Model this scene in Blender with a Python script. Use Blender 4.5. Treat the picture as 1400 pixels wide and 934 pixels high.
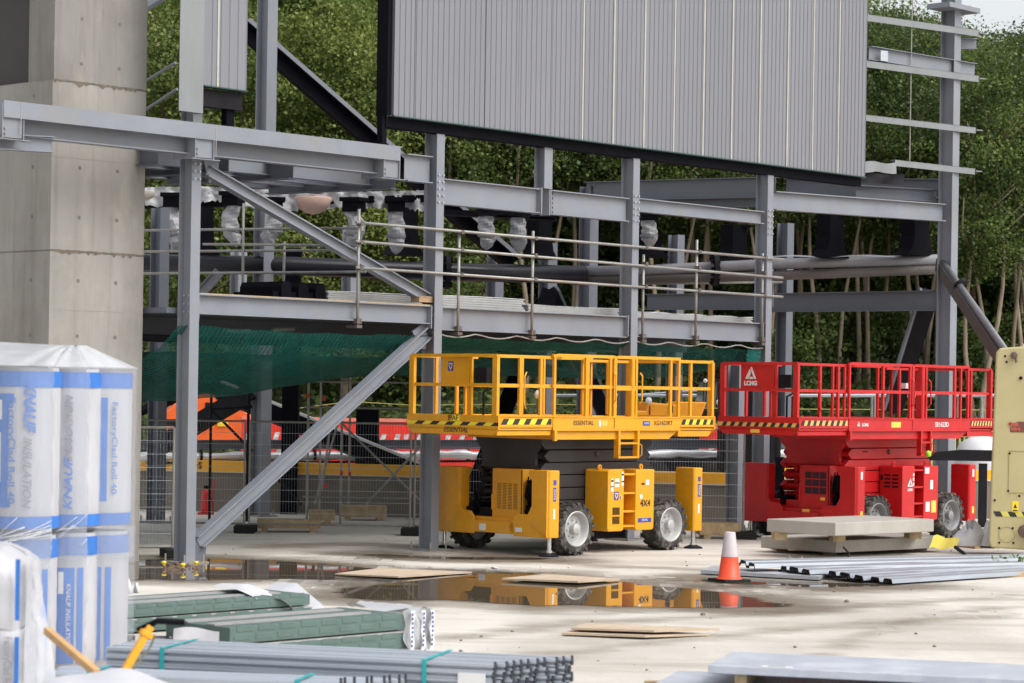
import bpy, bmesh, math, random
from mathutils import Vector, Matrix
R = math.radians
for o in list(bpy.data.objects): bpy.data.objects.remove(o)
C = bpy.context.scene.collection
SC = bpy.context.scene
# ---------------------------------------------------------------- camera
FPX, CX, CY, ROLL, EYE = 3300.0, 700.0, 534.0, R(.9), 2.63
cd = bpy.data.cameras.new('camera'); cam = bpy.data.objects.new('camera', cd); C.objects.link(cam)
SC.camera = cam
cd.sensor_width = 36; cd.lens = 36*FPX/1400; cd.shift_y = (CY-467)/1400
cd.clip_start = .5; cd.clip_end = 2000
cam.location = (0, 0, EYE)
cam.rotation_euler = (R(90), -ROLL*0, 0)
cam.matrix_world = Matrix.Translation((0, 0, EYE)) @ Matrix.Rotation(R(90), 4, 'X') @ Matrix.Rotation(ROLL, 4, 'Z')
cd.dof.use_dof = True; cd.dof.focus_distance = 40; cd.dof.aperture_fstop = 3.0
# ---------------------------------------------------------------- sky, sun, exposure
SUN_EL, SUN_AZ = R(50), R(122)          # azimuth clockwise from +Y
w = bpy.data.worlds.new('World'); SC.world = w; w.use_nodes = True
nt = w.node_tree; nt.nodes.clear()
sk = nt.nodes.new('ShaderNodeTexSky'); sk.sky_type = 'NISHITA'; sk.sun_disc = False
sk.sun_elevation = SUN_EL; sk.sun_rotation = SUN_AZ; sk.air_density = 1.2; sk.dust_density = 4; sk.ozone_density = 1
hs = nt.nodes.new('ShaderNodeHueSaturation'); hs.inputs['Saturation'].default_value = .22; hs.inputs['Value'].default_value = 1.38
bg = nt.nodes.new('ShaderNodeBackground'); bg.inputs['Strength'].default_value = .15
wo = nt.nodes.new('ShaderNodeOutputWorld')
nt.links.new(sk.outputs[0], hs.inputs['Color']); nt.links.new(hs.outputs[0], bg.inputs[0]); nt.links.new(bg.outputs[0], wo.inputs[0])
sd = bpy.data.lights.new('sun', 'SUN'); sd.energy = 1.1; sd.angle = R(45); sd.color = (1, .975, .94)
sun = bpy.data.objects.new('sun', sd); C.objects.link(sun)
sdir = Vector((math.sin(SUN_AZ)*math.cos(SUN_EL), math.cos(SUN_AZ)*math.cos(SUN_EL), math.sin(SUN_EL)))
sun.rotation_euler = sdir.to_track_quat('Z', 'Y').to_euler(); sun.location = (30, -20, 60)
vs = SC.view_settings; vs.view_transform = 'Standard'; vs.look = 'None'; vs.exposure = .27; vs.gamma = 1; vs.use_curve_mapping = False
SC.cycles.max_bounces = 8; SC.cycles.transparent_max_bounces = 12; SC.cycles.use_denoising = True
# ---------------------------------------------------------------- surveying: photo sight lines -> places
_c, _s = math.cos(ROLL), math.sin(ROLL)
def ray(x, y):
    a, b = (x-CX)/FPX, -(y-CY)/FPX
    return Vector((a*_c-b*_s, 1, a*_s+b*_c))
def G(x, y, h=0):
    r = ray(x, y); t = (h-EYE)/r.z; return Vector((r.x*t, t, h))
def A(x, y, d):
    r = ray(x, y); return Vector((r.x*d, d, EYE+r.z*d))
_r = ray(3800, 583); U = Vector((_r.x, 1, 0)).normalized(); N = Vector((U.y, -U.x, 0)); Zv = Vector((0, 0, 1))
ANG = math.atan2(U.y, U.x)
P0 = G(252, 770)
def F(x, y, o=0.0):
    """where a sight line meets the facade plane moved out by o, in the frame (s along, -o back, z up)"""
    r = ray(x, y); P = P0+N*o; q = Vector((0, 0, EYE)); p = q+r*((P-q).dot(N)/r.dot(N)); return Vector(((p-P0).dot(U), -o, p.z))
def FW(s, y, z): return P0+U*s-N*y+Zv*z
# ---------------------------------------------------------------- materials
MATS = {}
def mat(name, col, rough=.6, metal=0.0, var=.12, scale=3.0, bump=0.0, bscale=40, spec=.5, dirt=None, dscale=1.2, damt=.5, stretch=(1, 1, 1), trans=None):
    if name in MATS: return MATS[name]
    m = bpy.data.materials.new(name); m.use_nodes = True; t = m.node_tree; n = t.nodes; l = t.links
    b = n['Principled BSDF']; b.inputs['Roughness'].default_value = rough; b.inputs['Metallic'].default_value = metal
    b.inputs['Specular IOR Level'].default_value = spec
    tc = n.new('ShaderNodeTexCoord'); mp = n.new('ShaderNodeMapping'); mp.inputs['Scale'].default_value = stretch
    l.new(tc.outputs['Object'], mp.inputs[0])
    nz = n.new('ShaderNodeTexNoise'); nz.inputs['Scale'].default_value = scale; nz.inputs['Detail'].default_value = 6; nz.inputs['Roughness'].default_value = .65
    l.new(mp.outputs[0], nz.inputs['Vector'])
    rp = n.new('ShaderNodeValToRGB')
    c0 = [max(0, c*(1-var)) for c in col]; c1 = [min(1, c*(1+var)) for c in col]
    rp.color_ramp.elements[0].position = .3; rp.color_ramp.elements[0].color = (*c0, 1)
    rp.color_ramp.elements[1].position = .7; rp.color_ramp.elements[1].color = (*c1, 1)
    l.new(nz.outputs['Fac'], rp.inputs[0]); out = rp.outputs[0]
    if dirt:
        n2 = n.new('ShaderNodeTexNoise'); n2.inputs['Scale'].default_value = dscale; n2.inputs['Detail'].default_value = 8; n2.inputs['Roughness'].default_value = .7
        l.new(mp.outputs[0], n2.inputs['Vector'])
        r2 = n.new('ShaderNodeValToRGB'); r2.color_ramp.elements[0].position = .5; r2.color_ramp.elements[1].position = .72
        r2.color_ramp.elements[0].color = (0, 0, 0, 1); r2.color_ramp.elements[1].color = (damt, damt, damt, 1)
        l.new(n2.outputs['Fac'], r2.inputs[0])
        mx = n.new('ShaderNodeMix'); mx.data_type = 'RGBA'; l.new(r2.outputs[0], mx.inputs['Factor']); l.new(out, mx.inputs['A']); mx.inputs['B'].default_value = (*dirt, 1); out = mx.outputs['Result']
    l.new(out, b.inputs['Base Color'])
    rr = n.new('ShaderNodeMapRange'); rr.inputs['To Min'].default_value = max(0.02, rough-.1); rr.inputs['To Max'].default_value = min(1, rough+.12)
    l.new(nz.outputs['Fac'], rr.inputs['Value']); l.new(rr.outputs[0], b.inputs['Roughness'])
    if bump:
        bz = n.new('ShaderNodeTexNoise'); bz.inputs['Scale'].default_value = bscale; bz.inputs['Detail'].default_value = 4
        l.new(mp.outputs[0], bz.inputs['Vector']); bp = n.new('ShaderNodeBump'); bp.inputs['Strength'].default_value = bump; bp.inputs['Distance'].default_value = .02
        l.new(bz.outputs['Fac'], bp.inputs['Height']); l.new(bp.outputs[0], b.inputs['Normal'])
    if trans:   # thin translucent sheet: part of the light passes
        tr = n.new('ShaderNodeBsdfTransparent'); ms = n.new('ShaderNodeMixShader'); ms.inputs[0].default_value = trans
        l.new(b.outputs[0], ms.inputs[1]); l.new(tr.outputs[0], ms.inputs[2]); l.new(ms.outputs[0], n['Material Output'].inputs[0])
    MATS[name] = m; return m
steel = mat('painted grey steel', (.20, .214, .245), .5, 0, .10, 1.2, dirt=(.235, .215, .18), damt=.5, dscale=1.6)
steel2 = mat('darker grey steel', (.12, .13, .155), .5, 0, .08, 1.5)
flash = mat('zinc flashing', (.20, .212, .218), .5, .1, .12, 2, stretch=(1, 1, .3))
galv = mat('galvanised steel', (.42, .45, .48), .45, .35, .1, 6, stretch=(.3, 3, 3))
galvd = mat('dull galvanised tube', (.30, .295, .275), .5, .4, .2, 5, dirt=(.25, .14, .08), damt=.4)
black = mat('black painted steel', (.005, .005, .008), .6, 0, .3, 3, spec=.05)
pipeb = mat('gloss black pipe', (.010, .010, .016), .34, 0, .3, 3, spec=.35)
black2 = mat('charcoal steel', (.016, .015, .018), .6, 0, .2, 3, spec=.08)
rubber = mat('black rubber', (.03, .028, .026), .8, 0, .4, 8, bump=.3, dirt=(.26, .23, .19), damt=.95, dscale=3.5)
rub2 = mat('plain black rubber', (.018, .018, .018), .8, spec=.2)
def concrete(name, col, dk):
    return mat(name, col, .88, 0, .14, .9, .25, 30, .3, dirt=dk, dscale=.7, damt=.45, stretch=(1, 1, .35))
conc = concrete('cast concrete', (.285, .272, .25), (.15, .13, .108))
def weathered(m, stain, amt):
    t = m.node_tree; n = t.nodes; l = t.links; b = n['Principled BSDF']; src = b.inputs['Base Color'].links[0].from_socket; tc = n.new('ShaderNodeTexCoord')
    for sc, st, lo, hi, a_, c in ((1.0, (5, 5, .22), .5, .74, amt, stain), (.55, (1, 1, .8), .46, .7, amt*.8, tuple(x*.9 for x in stain)), (2.2, (1, 1, .5), .56, .72, amt*.6, (.40, .36, .29))):
        mp = n.new('ShaderNodeMapping'); mp.inputs['Scale'].default_value = st; mp.inputs['Location'].default_value = (sc*3, 1.7, .4); l.new(tc.outputs['Object'], mp.inputs[0]); z = n.new('ShaderNodeTexNoise'); z.inputs['Scale'].default_value = sc; z.inputs['Detail'].default_value = 8; z.inputs['Roughness'].default_value = .65
        l.new(mp.outputs[0], z.inputs['Vector']); r = n.new('ShaderNodeValToRGB'); e = r.color_ramp.elements; e[0].position = lo; e[1].position = hi; e[0].color = (0, 0, 0, 1); e[1].color = (a_, a_, a_, 1); l.new(z.outputs['Fac'], r.inputs[0])
        x = n.new('ShaderNodeMix'); x.data_type = 'RGBA'; l.new(r.outputs[0], x.inputs['Factor']); l.new(src, x.inputs['A']); x.inputs['B'].default_value = (*c, 1); src = x.outputs['Result']
    l.new(src, b.inputs['Base Color'])
weathered(conc, (.135, .118, .10), .6)
conc2 = concrete('precast concrete', (.37, .35, .315), (.28, .26, .23))
conc3 = mat('concrete barrier', (.17, .15, .125), .9, 0, .2, 1.2, .3, 20, dirt=(.14, .12, .095), damt=.6)
holem = mat('tie hole', (.14, .13, .12), .95)
clad = mat('silver grey cladding', (.178, .18, .20), .5, 0, .09, .45, stretch=(1, 1, .25), dirt=(.14, .14, .155), damt=.4, dscale=.9)
joint = mat('pale joint strip', (.38, .37, .33), .6)
greenedge = mat('green edge film', (.015, .05, .042), .5)
netm = mat('green debris netting', (.008, .125, .105), .75, 0, .3, 3, spec=.2, trans=.25)
_t = netm.node_tree; _tc = _t.nodes.new('ShaderNodeTexCoord'); _w = _t.nodes.new('ShaderNodeTexWave'); _w.bands_direction = 'DIAGONAL'; _w.inputs['Scale'].default_value = 8; _w.inputs['Distortion'].default_value = 3; _w.inputs['Detail'].default_value = 3
_t.links.new(_tc.outputs['Object'], _w.inputs['Vector']); _m = _t.nodes.new('ShaderNodeMapRange'); _m.inputs['To Min'].default_value = .18; _m.inputs['To Max'].default_value = .5; _t.links.new(_w.outputs['Fac'], _m.inputs['Value'])
_t.links.new(_m.outputs[0], [x for x in _t.nodes if x.type == 'MIX_SHADER'][0].inputs[0])
yel = mat('yellow machine paint', (.70, .31, .008), .4, 0, .09, 2.5, dirt=(.36, .24, .08), damt=.5, dscale=2.6)
yel2 = mat('bright yellow', (.82, .60, .03), .5)
red = mat('red machine paint', (.52, .011, .013), .38, 0, .12, 3, dirt=(.30, .035, .03), damt=.5, dscale=2.6)
cream = mat('cream machine paint', (.47, .40, .205), .5, 0, .06, 1.5, dirt=(.40, .31, .14), damt=.35, dscale=2)
white = mat('white plastic', (.65, .65, .67), .5, 0, .05)
whitep = mat('white print', (.68, .68, .68), .6, 0, .02)
inkb = mat('black print', (.02, .02, .02), .6, 0, .02)
blueink = mat('blue print', (.03, .15, .50), .5, 0, .08, 6)
blued = mat('dark blue print', (.04, .06, .30), .5)
greyink = mat('grey print', (.22, .22, .26), .6)
chrome = mat('chromed rod', (.7, .7, .7), .2, .9)
rim = mat('grey wheel rim', (.42, .42, .41), .45, .2, .1, 6, dirt=(.25, .22, .18), damt=.5, dscale=6)
rimr = mat('dark wheel rim', (.22, .22, .23), .5, .2, .1, 6, dirt=(.25, .22, .18), damt=.5, dscale=6)
orange = mat('orange paint', (.80, .13, .02), .45)
redb = mat('red barrier plastic', (.75, .035, .02), .5, 0, .12, 2)
orangey = mat('amber yellow paint', (.80, .38, .01), .45)
wood = mat('raw timber', (.42, .27, .14), .8, 0, .25, 4, stretch=(1, 8, 8))
ply = mat('muddy plywood', (.47, .37, .27), .85, 0, .15, 3, dirt=(.30, .24, .18), damt=.5)
wrap = mat('stretch wrap', (.50, .53, .60), .13, 0, .05, 8, .7, 4, .7, trans=.76, stretch=(6, 6, .6))
wrapw = mat('milky wrap', (.47, .48, .505), .3, 0, .08, 6, .6, 5, .5, trans=.15)
rollw = mat('white roll bag', (.43, .432, .455), .42, 0, .10, 2.2, .4, 7, stretch=(2.5, 2.5, .6))
greenp = mat('green panel', (.085, .135, .12), .55, 0, .12, 4)
teal = mat('teal strap', (.02, .35, .36), .5)
cloth = mat('white sheeting', (.50, .50, .53), .7, 0, .04, 5, .5, 5)
glassm = mat('dusty glass', (.05, .07, .07), .1, 0, .2, 3)
panelg = mat('blue grey panel', (.40, .43, .49), .4, 0, .1, 2, dirt=(.58, .58, .6), damt=.6, dscale=2)
bark = mat('tree bark', (.20, .155, .105), .9, 0, .3, 5, .3, 20, stretch=(1, 1, .3))
barkp = mat('pale bark', (.25, .20, .14), .9, 0, .3, 5, .3, 20, stretch=(1, 1, .3))
# ---------------------------------------------------------------- mesh builder
class MB:
    def __init__(s): s.v = []; s.f = []; s.m = []; s.cur = 0
    def mi(s, i): s.cur = i; return s
    def add(s, vs, fs):
        k = len(s.v); s.v += [Vector(v) for v in vs]; s.f += [tuple(i+k for i in f) for f in fs]; s.m += [s.cur]*len(fs)
    def par(s, o, a, b, c):
        o, a, b, c = map(Vector, (o, a, b, c))
        vs = [o, o+a, o+a+b, o+b, o+c, o+a+c, o+a+b+c, o+b+c]
        fs = [(0, 3, 2, 1), (4, 5, 6, 7), (0, 1, 5, 4), (1, 2, 6, 5), (2, 3, 7, 6), (3, 0, 4, 7)]
        if a.cross(b).dot(c) < 0: fs = [f[::-1] for f in fs]
        s.add(vs, fs); return s
    def bx(s, x0, x1, y0, y1, z0, z1): return s.par((x0, y0, z0), (x1-x0, 0, 0), (0, y1-y0, 0), (0, 0, z1-z0))
    def bar(s, p, q, wd, ht, up=(0, 0, 1)):
        p, q = Vector(p), Vector(q); d = (q-p).normalized(); up = Vector(up); sd = d.cross(up)
        if sd.length < 1e-4: sd = d.cross(Vector((1, 0, 0)))
        sd.normalize(); u2 = sd.cross(d).normalized()
        return s.par(p-sd*wd/2-u2*ht/2, sd*wd, u2*ht, q-p)
    def prism(s, poly, o, ax, ay, ext):
        """polygon (2D) in the frame o, ax, ay, extruded by ext"""
        o, ax, ay, ext = map(Vector, (o, ax, ay, ext)); n = len(poly)
        b = [o+ax*p[0]+ay*p[1] for p in poly]; vs = b+[v+ext for v in b]
        fs = [tuple(range(n))[::-1], tuple(range(n, 2*n))]+[(i, (i+1) % n, (i+1) % n+n, i+n) for i in range(n)]
        ar = sum(poly[i][0]*poly[(i+1) % n][1]-poly[(i+1) % n][0]*poly[i][1] for i in range(n))
        if ar*ax.cross(ay).dot(ext) < 0: fs = [f[::-1] for f in fs]
        s.add(vs, fs); return s
    def isec(s, p, q, h, b, tf=.018, tw=.012, up=(0, 0, 1), hang=None):
        """rolled I section from p to q; h along up"""
        p, q = Vector(p), Vector(q); d = (q-p).normalized(); up = Vector(up); sd = d.cross(up).normalized(); up = sd.cross(d).normalized()
        a, c, t2 = b/2, h/2, tw/2
        poly = [(-a, -c), (a, -c), (a, -c+tf), (t2, -c+tf), (t2, c-tf), (a, c-tf), (a, c), (-a, c), (-a, c-tf), (-t2, c-tf), (-t2, -c+tf), (-a, -c+tf)]
        k = len(s.v); n = 12
        b0 = [p+sd*x+up*y for x, y in poly]; b1 = [q+sd*x+up*y for x, y in poly]
        fs = [(i, (i+1) % n, (i+1) % n+n, i+n) for i in range(n)]
        caps = [(0, 1, 2, 11), (2, 3, 10, 11), (3, 4, 9, 10), (4, 5, 8, 9), (5, 6, 7, 8)]
        fs += [c[::-1] for c in caps]+[tuple(i+n for i in c) for c in caps]
        s.add(b0+b1, [f[::-1] for f in fs]); return s
    def tube(s, p, q, r, n=8, r2=None, cap=True):
        p, q = Vector(p), Vector(q); r2 = r if r2 is None else r2; d = (q-p).normalized()
        a = d.orthogonal().normalized(); b = d.cross(a)
        vs = []
        for c, rr in ((p, r), (q, r2)): vs += [c+a*math.cos(2*math.pi*i/n)*rr+b*math.sin(2*math.pi*i/n)*rr for i in range(n)]
        fs = [(i, (i+1) % n, (i+1) % n+n, i+n) for i in range(n)]
        if cap: fs += [tuple(range(n))[::-1], tuple(range(n, 2*n))]
        s.add(vs, fs); return s
    def path(s, pts, r, n=8, rs=None):
        pts = [Vector(p) for p in pts]; m = len(pts); vs = []; a = None
        for i, p in enumerate(pts):
            d = (pts[min(i+1, m-1)]-pts[max(i-1, 0)]).normalized()
            a = d.orthogonal().normalized() if a is None else (a-d*a.dot(d)).normalized()
            b = d.cross(a); rr = rs[i] if rs else r
            vs += [p+a*math.cos(2*math.pi*k/n)*rr+b*math.sin(2*math.pi*k/n)*rr for k in range(n)]
        fs = [(i*n+k, i*n+(k+1) % n, (i+1)*n+(k+1) % n, (i+1)*n+k) for i in range(m-1) for k in range(n)]
        fs += [tuple(range(n))[::-1], tuple(range((m-1)*n, m*n))]
        s.add(vs, fs); return s
    def lathe(s, prof, c, ax=(0, 0, 1), n=20):
        c, ax = Vector(c), Vector(ax).normalized(); a = ax.orthogonal().normalized(); b = ax.cross(a); vs = []; m = len(prof)
        for r, h in prof: vs += [c+ax*h+(a*math.cos(2*math.pi*k/n)+b*math.sin(2*math.pi*k/n))*max(r, 1e-4) for k in range(n)]
        s.add(vs, [(i*n+k, i*n+(k+1) % n, (i+1)*n+(k+1) % n, (i+1)*n+k) for i in range(m-1) for k in range(n)]); return s
    def grid(s, nu, nv, fn):
        s.add([fn(i/nu, j/nv) for j in range(nv+1) for i in range(nu+1)],
              [(j*(nu+1)+i, j*(nu+1)+i+1, (j+1)*(nu+1)+i+1, (j+1)*(nu+1)+i) for j in range(nv) for i in range(nu)]); return s
    def build(s, name, mats, parent=None, smooth=False, world=False, bevel=0, solid=0):
        if not isinstance(mats, (list, tuple)): mats = [mats]
        off = Vector((0, 0, 0)); loc = Vector((0, 0, 0))
        if world and parent is not None: off = wloc(parent)
        if parent is None and s.v:
            xs = [v.x for v in s.v]; ys = [v.y for v in s.v]; zs = [v.z for v in s.v]
            loc = off = Vector(((min(xs)+max(xs))/2, (min(ys)+max(ys))/2, min(zs)))
        me = bpy.data.meshes.new(name); me.from_pydata([v-off for v in s.v], [], s.f)
        for m in mats: me.materials.append(m)
        me.polygons.foreach_set('material_index', s.m)
        if smooth: me.polygons.foreach_set('use_smooth', [True]*len(s.f))
        me.update()
        o = bpy.data.objects.new(name, me); C.objects.link(o); o.location = loc
        if parent is not None: o.parent = parent
        if smooth == 'auto':
            try:
                me.set_sharp_from_angle(angle=R(40))
            except Exception: pass
        if solid:
            md = o.modifiers.new('thickness', 'SOLIDIFY'); md.thickness = solid; md.offset = 0
        if bevel:
            md = o.modifiers.new('bevel', 'BEVEL'); md.width = bevel; md.segments = 2; md.limit_method = 'ANGLE'; md.angle_limit = R(40)
        return o
def wloc(o):
    v = Vector((0, 0, 0))
    while o is not None: v += o.location; o = o.parent
    return v
def tag(o, label, cat, group=None, kind=None):
    if label: o['label'] = label
    if cat: o['category'] = cat
    if group: o['group'] = group
    if kind: o['kind'] = kind
    return o
def thing(name, label, cat, loc=(0, 0, 0), rz=0, group=None):
    o = bpy.data.objects.new(name, None); C.objects.link(o); o.location = loc; o.rotation_euler = (0, 0, rz); o.empty_display_size = .2
    return tag(o, label, cat, group)
def struct(o): o['kind'] = 'structure'; return o
def text(body, size, loc, xd, up, m, parent, name='lettering', shear=0, bold=0, align='CENTER', wid=1.0):
    cu = bpy.data.curves.new(name, 'FONT'); cu.body = body; cu.size = size; cu.align_x = align; cu.align_y = 'CENTER'; cu.shear = shear; cu.offset = bold
    cu.extrude = .0015; cu.space_character = 1.0; cu.materials.append(m); cu.resolution_u = 3
    o = bpy.data.objects.new(name, cu); C.objects.link(o)
    xd, up = Vector(xd).normalized(), Vector(up).normalized(); z = xd.cross(up)
    M = Matrix((xd, up, z)).transposed().to_4x4()
    o.matrix_local = Matrix.Translation(loc) @ M @ Matrix.Diagonal((wid, 1, 1, 1)); o.parent = parent
    return o
def copy_tree(o, parent=None):
    c = o.copy(); C.objects.link(c); c.parent = parent
    for ch in list(o.children): copy_tree(ch, c)
    return c
rnd = random.Random(7)
# ================================================================ GROUND, PUDDLES, BANK
def ground_material():
    m = bpy.data.materials.new('site slab'); m.use_nodes = True; t = m.node_tree; n = t.nodes; l = t.links; b = n['Principled BSDF']
    tc = n.new('ShaderNodeTexCoord')
    def noise(sc, det=6, ro=.6, st=(1, 1, 1)):
        mp = n.new('ShaderNodeMapping'); mp.inputs['Scale'].default_value = st; l.new(tc.outputs['Object'], mp.inputs[0])
        z = n.new('ShaderNodeTexNoise'); z.inputs['Scale'].default_value = sc; z.inputs['Detail'].default_value = det; z.inputs['Roughness'].default_value = ro
        l.new(mp.outputs[0], z.inputs['Vector']); return z.outputs['Fac']
    def ramp(f, a, ca, bb, cb):
        r = n.new('ShaderNodeValToRGB'); e = r.color_ramp.elements; e[0].position = a; e[0].color = (*ca, 1); e[1].position = bb; e[1].color = (*cb, 1); l.new(f, r.inputs[0]); return r.outputs[0]
    def mix(f, a, bcol):
        x = n.new('ShaderNodeMix'); x.data_type = 'RGBA'; l.new(f, x.inputs['Factor']); l.new(a, x.inputs['A'])
        if isinstance(bcol, tuple): x.inputs['B'].default_value = (*bcol, 1)
        else: l.new(bcol, x.inputs['B'])
        return x.outputs['Result']
    c = ramp(noise(.35, 8), .3, (.50, .47, .42), .7, (.64, .605, .55))
    c = mix(ramp(noise(.16, 9, .68, (1, .45, 1)), .50, (0, 0, 0), .68, (.6,)*3), c, (.31, .27, .22))
    c = mix(ramp(noise(.5, 8, .7, (.25, 1.6, 1)), .50, (0, 0, 0), .68, (.7,)*3), c, (.33, .285, .235))
    c = mix(ramp(noise(.9, 8, .7), .56, (0, 0, 0), .75, (.5,)*3), c, (.30, .26, .21))
    c = mix(ramp(noise(9, 4, .7), .66, (0, 0, 0), .74, (.6,)*3), c, (.20, .17, .14))
    l.new(c, b.inputs['Base Color'])
    l.new(ramp(noise(.16, 9, .68, (1, .45, 1)), .50, (.8,)*3, .68, (.5,)*3), b.inputs['Roughness'])
    bp = n.new('ShaderNodeBump'); bp.inputs['Strength'].default_value = .35; bp.inputs['Distance'].default_value = .03; l.new(noise(14, 5), bp.inputs['Height']); l.new(bp.outputs[0], b.inputs['Normal'])
    return m
gm = ground_material()
g = MB(); g.add([(-900, -60, 0), (900, -60, 0), (900, 1200, 0), (-900, 1200, 0)], [(0, 1, 2, 3)])
go = g.build('ground', gm); struct(go)
def edged(name, col, rough, ior, lo, hi, nsc, namt, st):
    """surface that breaks up towards its rim: the 'edge' attribute plus noise decides where the film of water ends"""
    m = bpy.data.materials.new(name); m.use_nodes = True; t = m.node_tree; n = t.nodes; l = t.links; b = n['Principled BSDF']
    b.inputs['Base Color'].default_value = (*col, 1); b.inputs['Roughness'].default_value = rough; b.inputs['IOR'].default_value = ior
    at = n.new('ShaderNodeAttribute'); at.attribute_name = 'edge'; tc = n.new('ShaderNodeTexCoord'); mp = n.new('ShaderNodeMapping'); mp.inputs['Scale'].default_value = st; l.new(tc.outputs['Object'], mp.inputs[0])
    z = n.new('ShaderNodeTexNoise'); z.inputs['Scale'].default_value = nsc; z.inputs['Detail'].default_value = 7; z.inputs['Roughness'].default_value = .62; l.new(mp.outputs[0], z.inputs['Vector'])
    s_ = n.new('ShaderNodeMath'); s_.operation = 'SUBTRACT'; s_.inputs[1].default_value = .5; l.new(z.outputs['Fac'], s_.inputs[0]); mu = n.new('ShaderNodeMath'); mu.operation = 'MULTIPLY'; mu.inputs[1].default_value = namt; l.new(s_.outputs[0], mu.inputs[0])
    ad = n.new('ShaderNodeMath'); ad.operation = 'ADD'; l.new(at.outputs['Fac'], ad.inputs[0]); l.new(mu.outputs[0], ad.inputs[1])
    mr = n.new('ShaderNodeMapRange'); mr.inputs['From Min'].default_value = lo; mr.inputs['From Max'].default_value = hi; l.new(ad.outputs[0], mr.inputs['Value'])
    tr = n.new('ShaderNodeBsdfTransparent'); ms = n.new('ShaderNodeMixShader'); l.new(mr.outputs[0], ms.inputs[0]); l.new(tr.outputs[0], ms.inputs[1]); l.new(b.outputs[0], ms.inputs[2]); l.new(ms.outputs[0], n['Material Output'].inputs[0])
    if rough < .1:
        q = n.new('ShaderNodeTexNoise'); q.inputs['Scale'].default_value = 1.3; bp = n.new('ShaderNodeBump'); bp.inputs['Strength'].default_value = .02; bp.inputs['Distance'].default_value = .01; l.new(q.outputs['Fac'], bp.inputs['Height']); l.new(bp.outputs[0], b.inputs['Normal'])
    return m
wm = edged('muddy water', (.10, .078, .055), .015, 1.33, .42, .62, 1.25, 1.1, (.45, 1.9, 1))
wetm = edged('damp slab', (.19, .155, .115), .45, 1.4, .12, .95, .7, 1.3, (.6, 1.3, 1))
def blob(outline, sub=7, amp=.16, seed=1):
    rr = random.Random(seed); pts = [G(x, y) for x, y in outline]; out = []
    for i, p in enumerate(pts):
        q = pts[(i+1) % len(pts)]
        for k in range(sub):
            v = p.lerp(q, k/sub); out.append(v+Vector((rr.uniform(-amp, amp), rr.uniform(-amp, amp)*1.8, 0)))
    for _ in range(2): out = [(out[i-1]+out[i]*2+out[(i+1) % len(out)])/4 for i in range(len(out))]
    return out
def sheet(name, outline, z, m, seed=1, wid=.5, bias=0.0, amp=.16, cell=.11):
    out = blob(outline, seed=seed, amp=amp); n = len(out); x0, x1 = min(v.x for v in out)-wid*2, max(v.x for v in out)+wid*2; y0, y1 = min(v.y for v in out)-wid*2, max(v.y for v in out)+wid*2
    nx, ny = int((x1-x0)/cell)+1, int((y1-y0)/cell)+1; val = []
    for j in range(ny+1):
        y = y0+j*cell
        for i in range(nx+1):
            x = x0+i*cell; ins = False; dm = 1e9
            for k in range(n):
                a, b_ = out[k], out[(k+1) % n]
                if (a.y > y) != (b_.y > y) and x < (b_.x-a.x)*(y-a.y)/(b_.y-a.y)+a.x: ins = not ins
                ex, ey = b_.x-a.x, b_.y-a.y; t = max(0, min(1, ((x-a.x)*ex+(y-a.y)*ey)/(ex*ex+ey*ey+1e-9))); dm = min(dm, (a.x+ex*t-x)**2+(a.y+ey*t-y)**2)
            d = math.sqrt(dm)*(1 if ins else -1); val.append(max(0, min(1, .5+(d+bias)/(2*wid))))
    cx, cy_ = (x0+x1)/2, (y0+y1)/2; W = nx+1
    fs = [(j*W+i, j*W+i+1, (j+1)*W+i+1, (j+1)*W+i) for j in range(ny) for i in range(nx) if max(val[j*W+i], val[j*W+i+1], val[(j+1)*W+i+1], val[(j+1)*W+i]) > .01]
    me = bpy.data.meshes.new(name); me.from_pydata([(x0+i*cell-cx, y0+j*cell-cy_, 0) for j in range(ny+1) for i in range(W)], [], fs)
    at = me.attributes.new('edge', 'FLOAT', 'POINT'); at.data.foreach_set('value', val); me.materials.append(m)
    o = bpy.data.objects.new(name, me); C.objects.link(o); o.location = (cx, cy_, z); return struct(o)
PUD = [[(158, 772), (230, 763), (300, 765), (420, 769), (480, 775), (640, 783), (630, 788), (560, 791), (480, 793), (380, 793), (250, 793), (160, 794)],
       [(450, 806), (560, 797), (600, 783), (700, 783), (760, 788), (870, 797), (985, 811), (1090, 828), (1060, 832), (960, 833), (840, 831), (740, 829), (640, 822), (560, 820), (470, 820)],
       [(520, 758), (640, 762), (760, 764), (740, 766), (600, 765), (500, 762)],
       [(960, 790), (1100, 796), (1230, 799), (1180, 803), (1060, 801), (960, 797)]]
for i, P in enumerate(PUD):
    sheet('puddle_margin', P, .004, wetm, 11+i, .85, .45, .3, .2)
    sheet('puddle', P, .008, wm, 11+i, .42, -.02)
trk = edged('damp tyre track', (.36, .315, .26), .8, 1.4, .3, 1.7, 1.1, 2.2, (.8, 1.6, 1))
for i, P in enumerate([[(600, 868), (800, 846), (1000, 838), (1250, 822), (1400, 812), (1400, 818), (1250, 829), (1000, 846), (800, 855), (610, 878)], [(640, 905), (900, 872), (1150, 852), (1400, 838), (1400, 845), (1150, 860), (900, 882), (660, 918)],
       [(330, 744), (520, 739), (800, 771), (1000, 778), (1000, 783), (800, 777), (520, 745), (330, 751)], [(1090, 905), (1180, 860), (1270, 838), (1400, 826), (1400, 832), (1280, 846), (1200, 870), (1130, 908)]]): sheet('tyre_track', P, .002, trk, 40+i, .3, 0, .1, .16)
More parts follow.
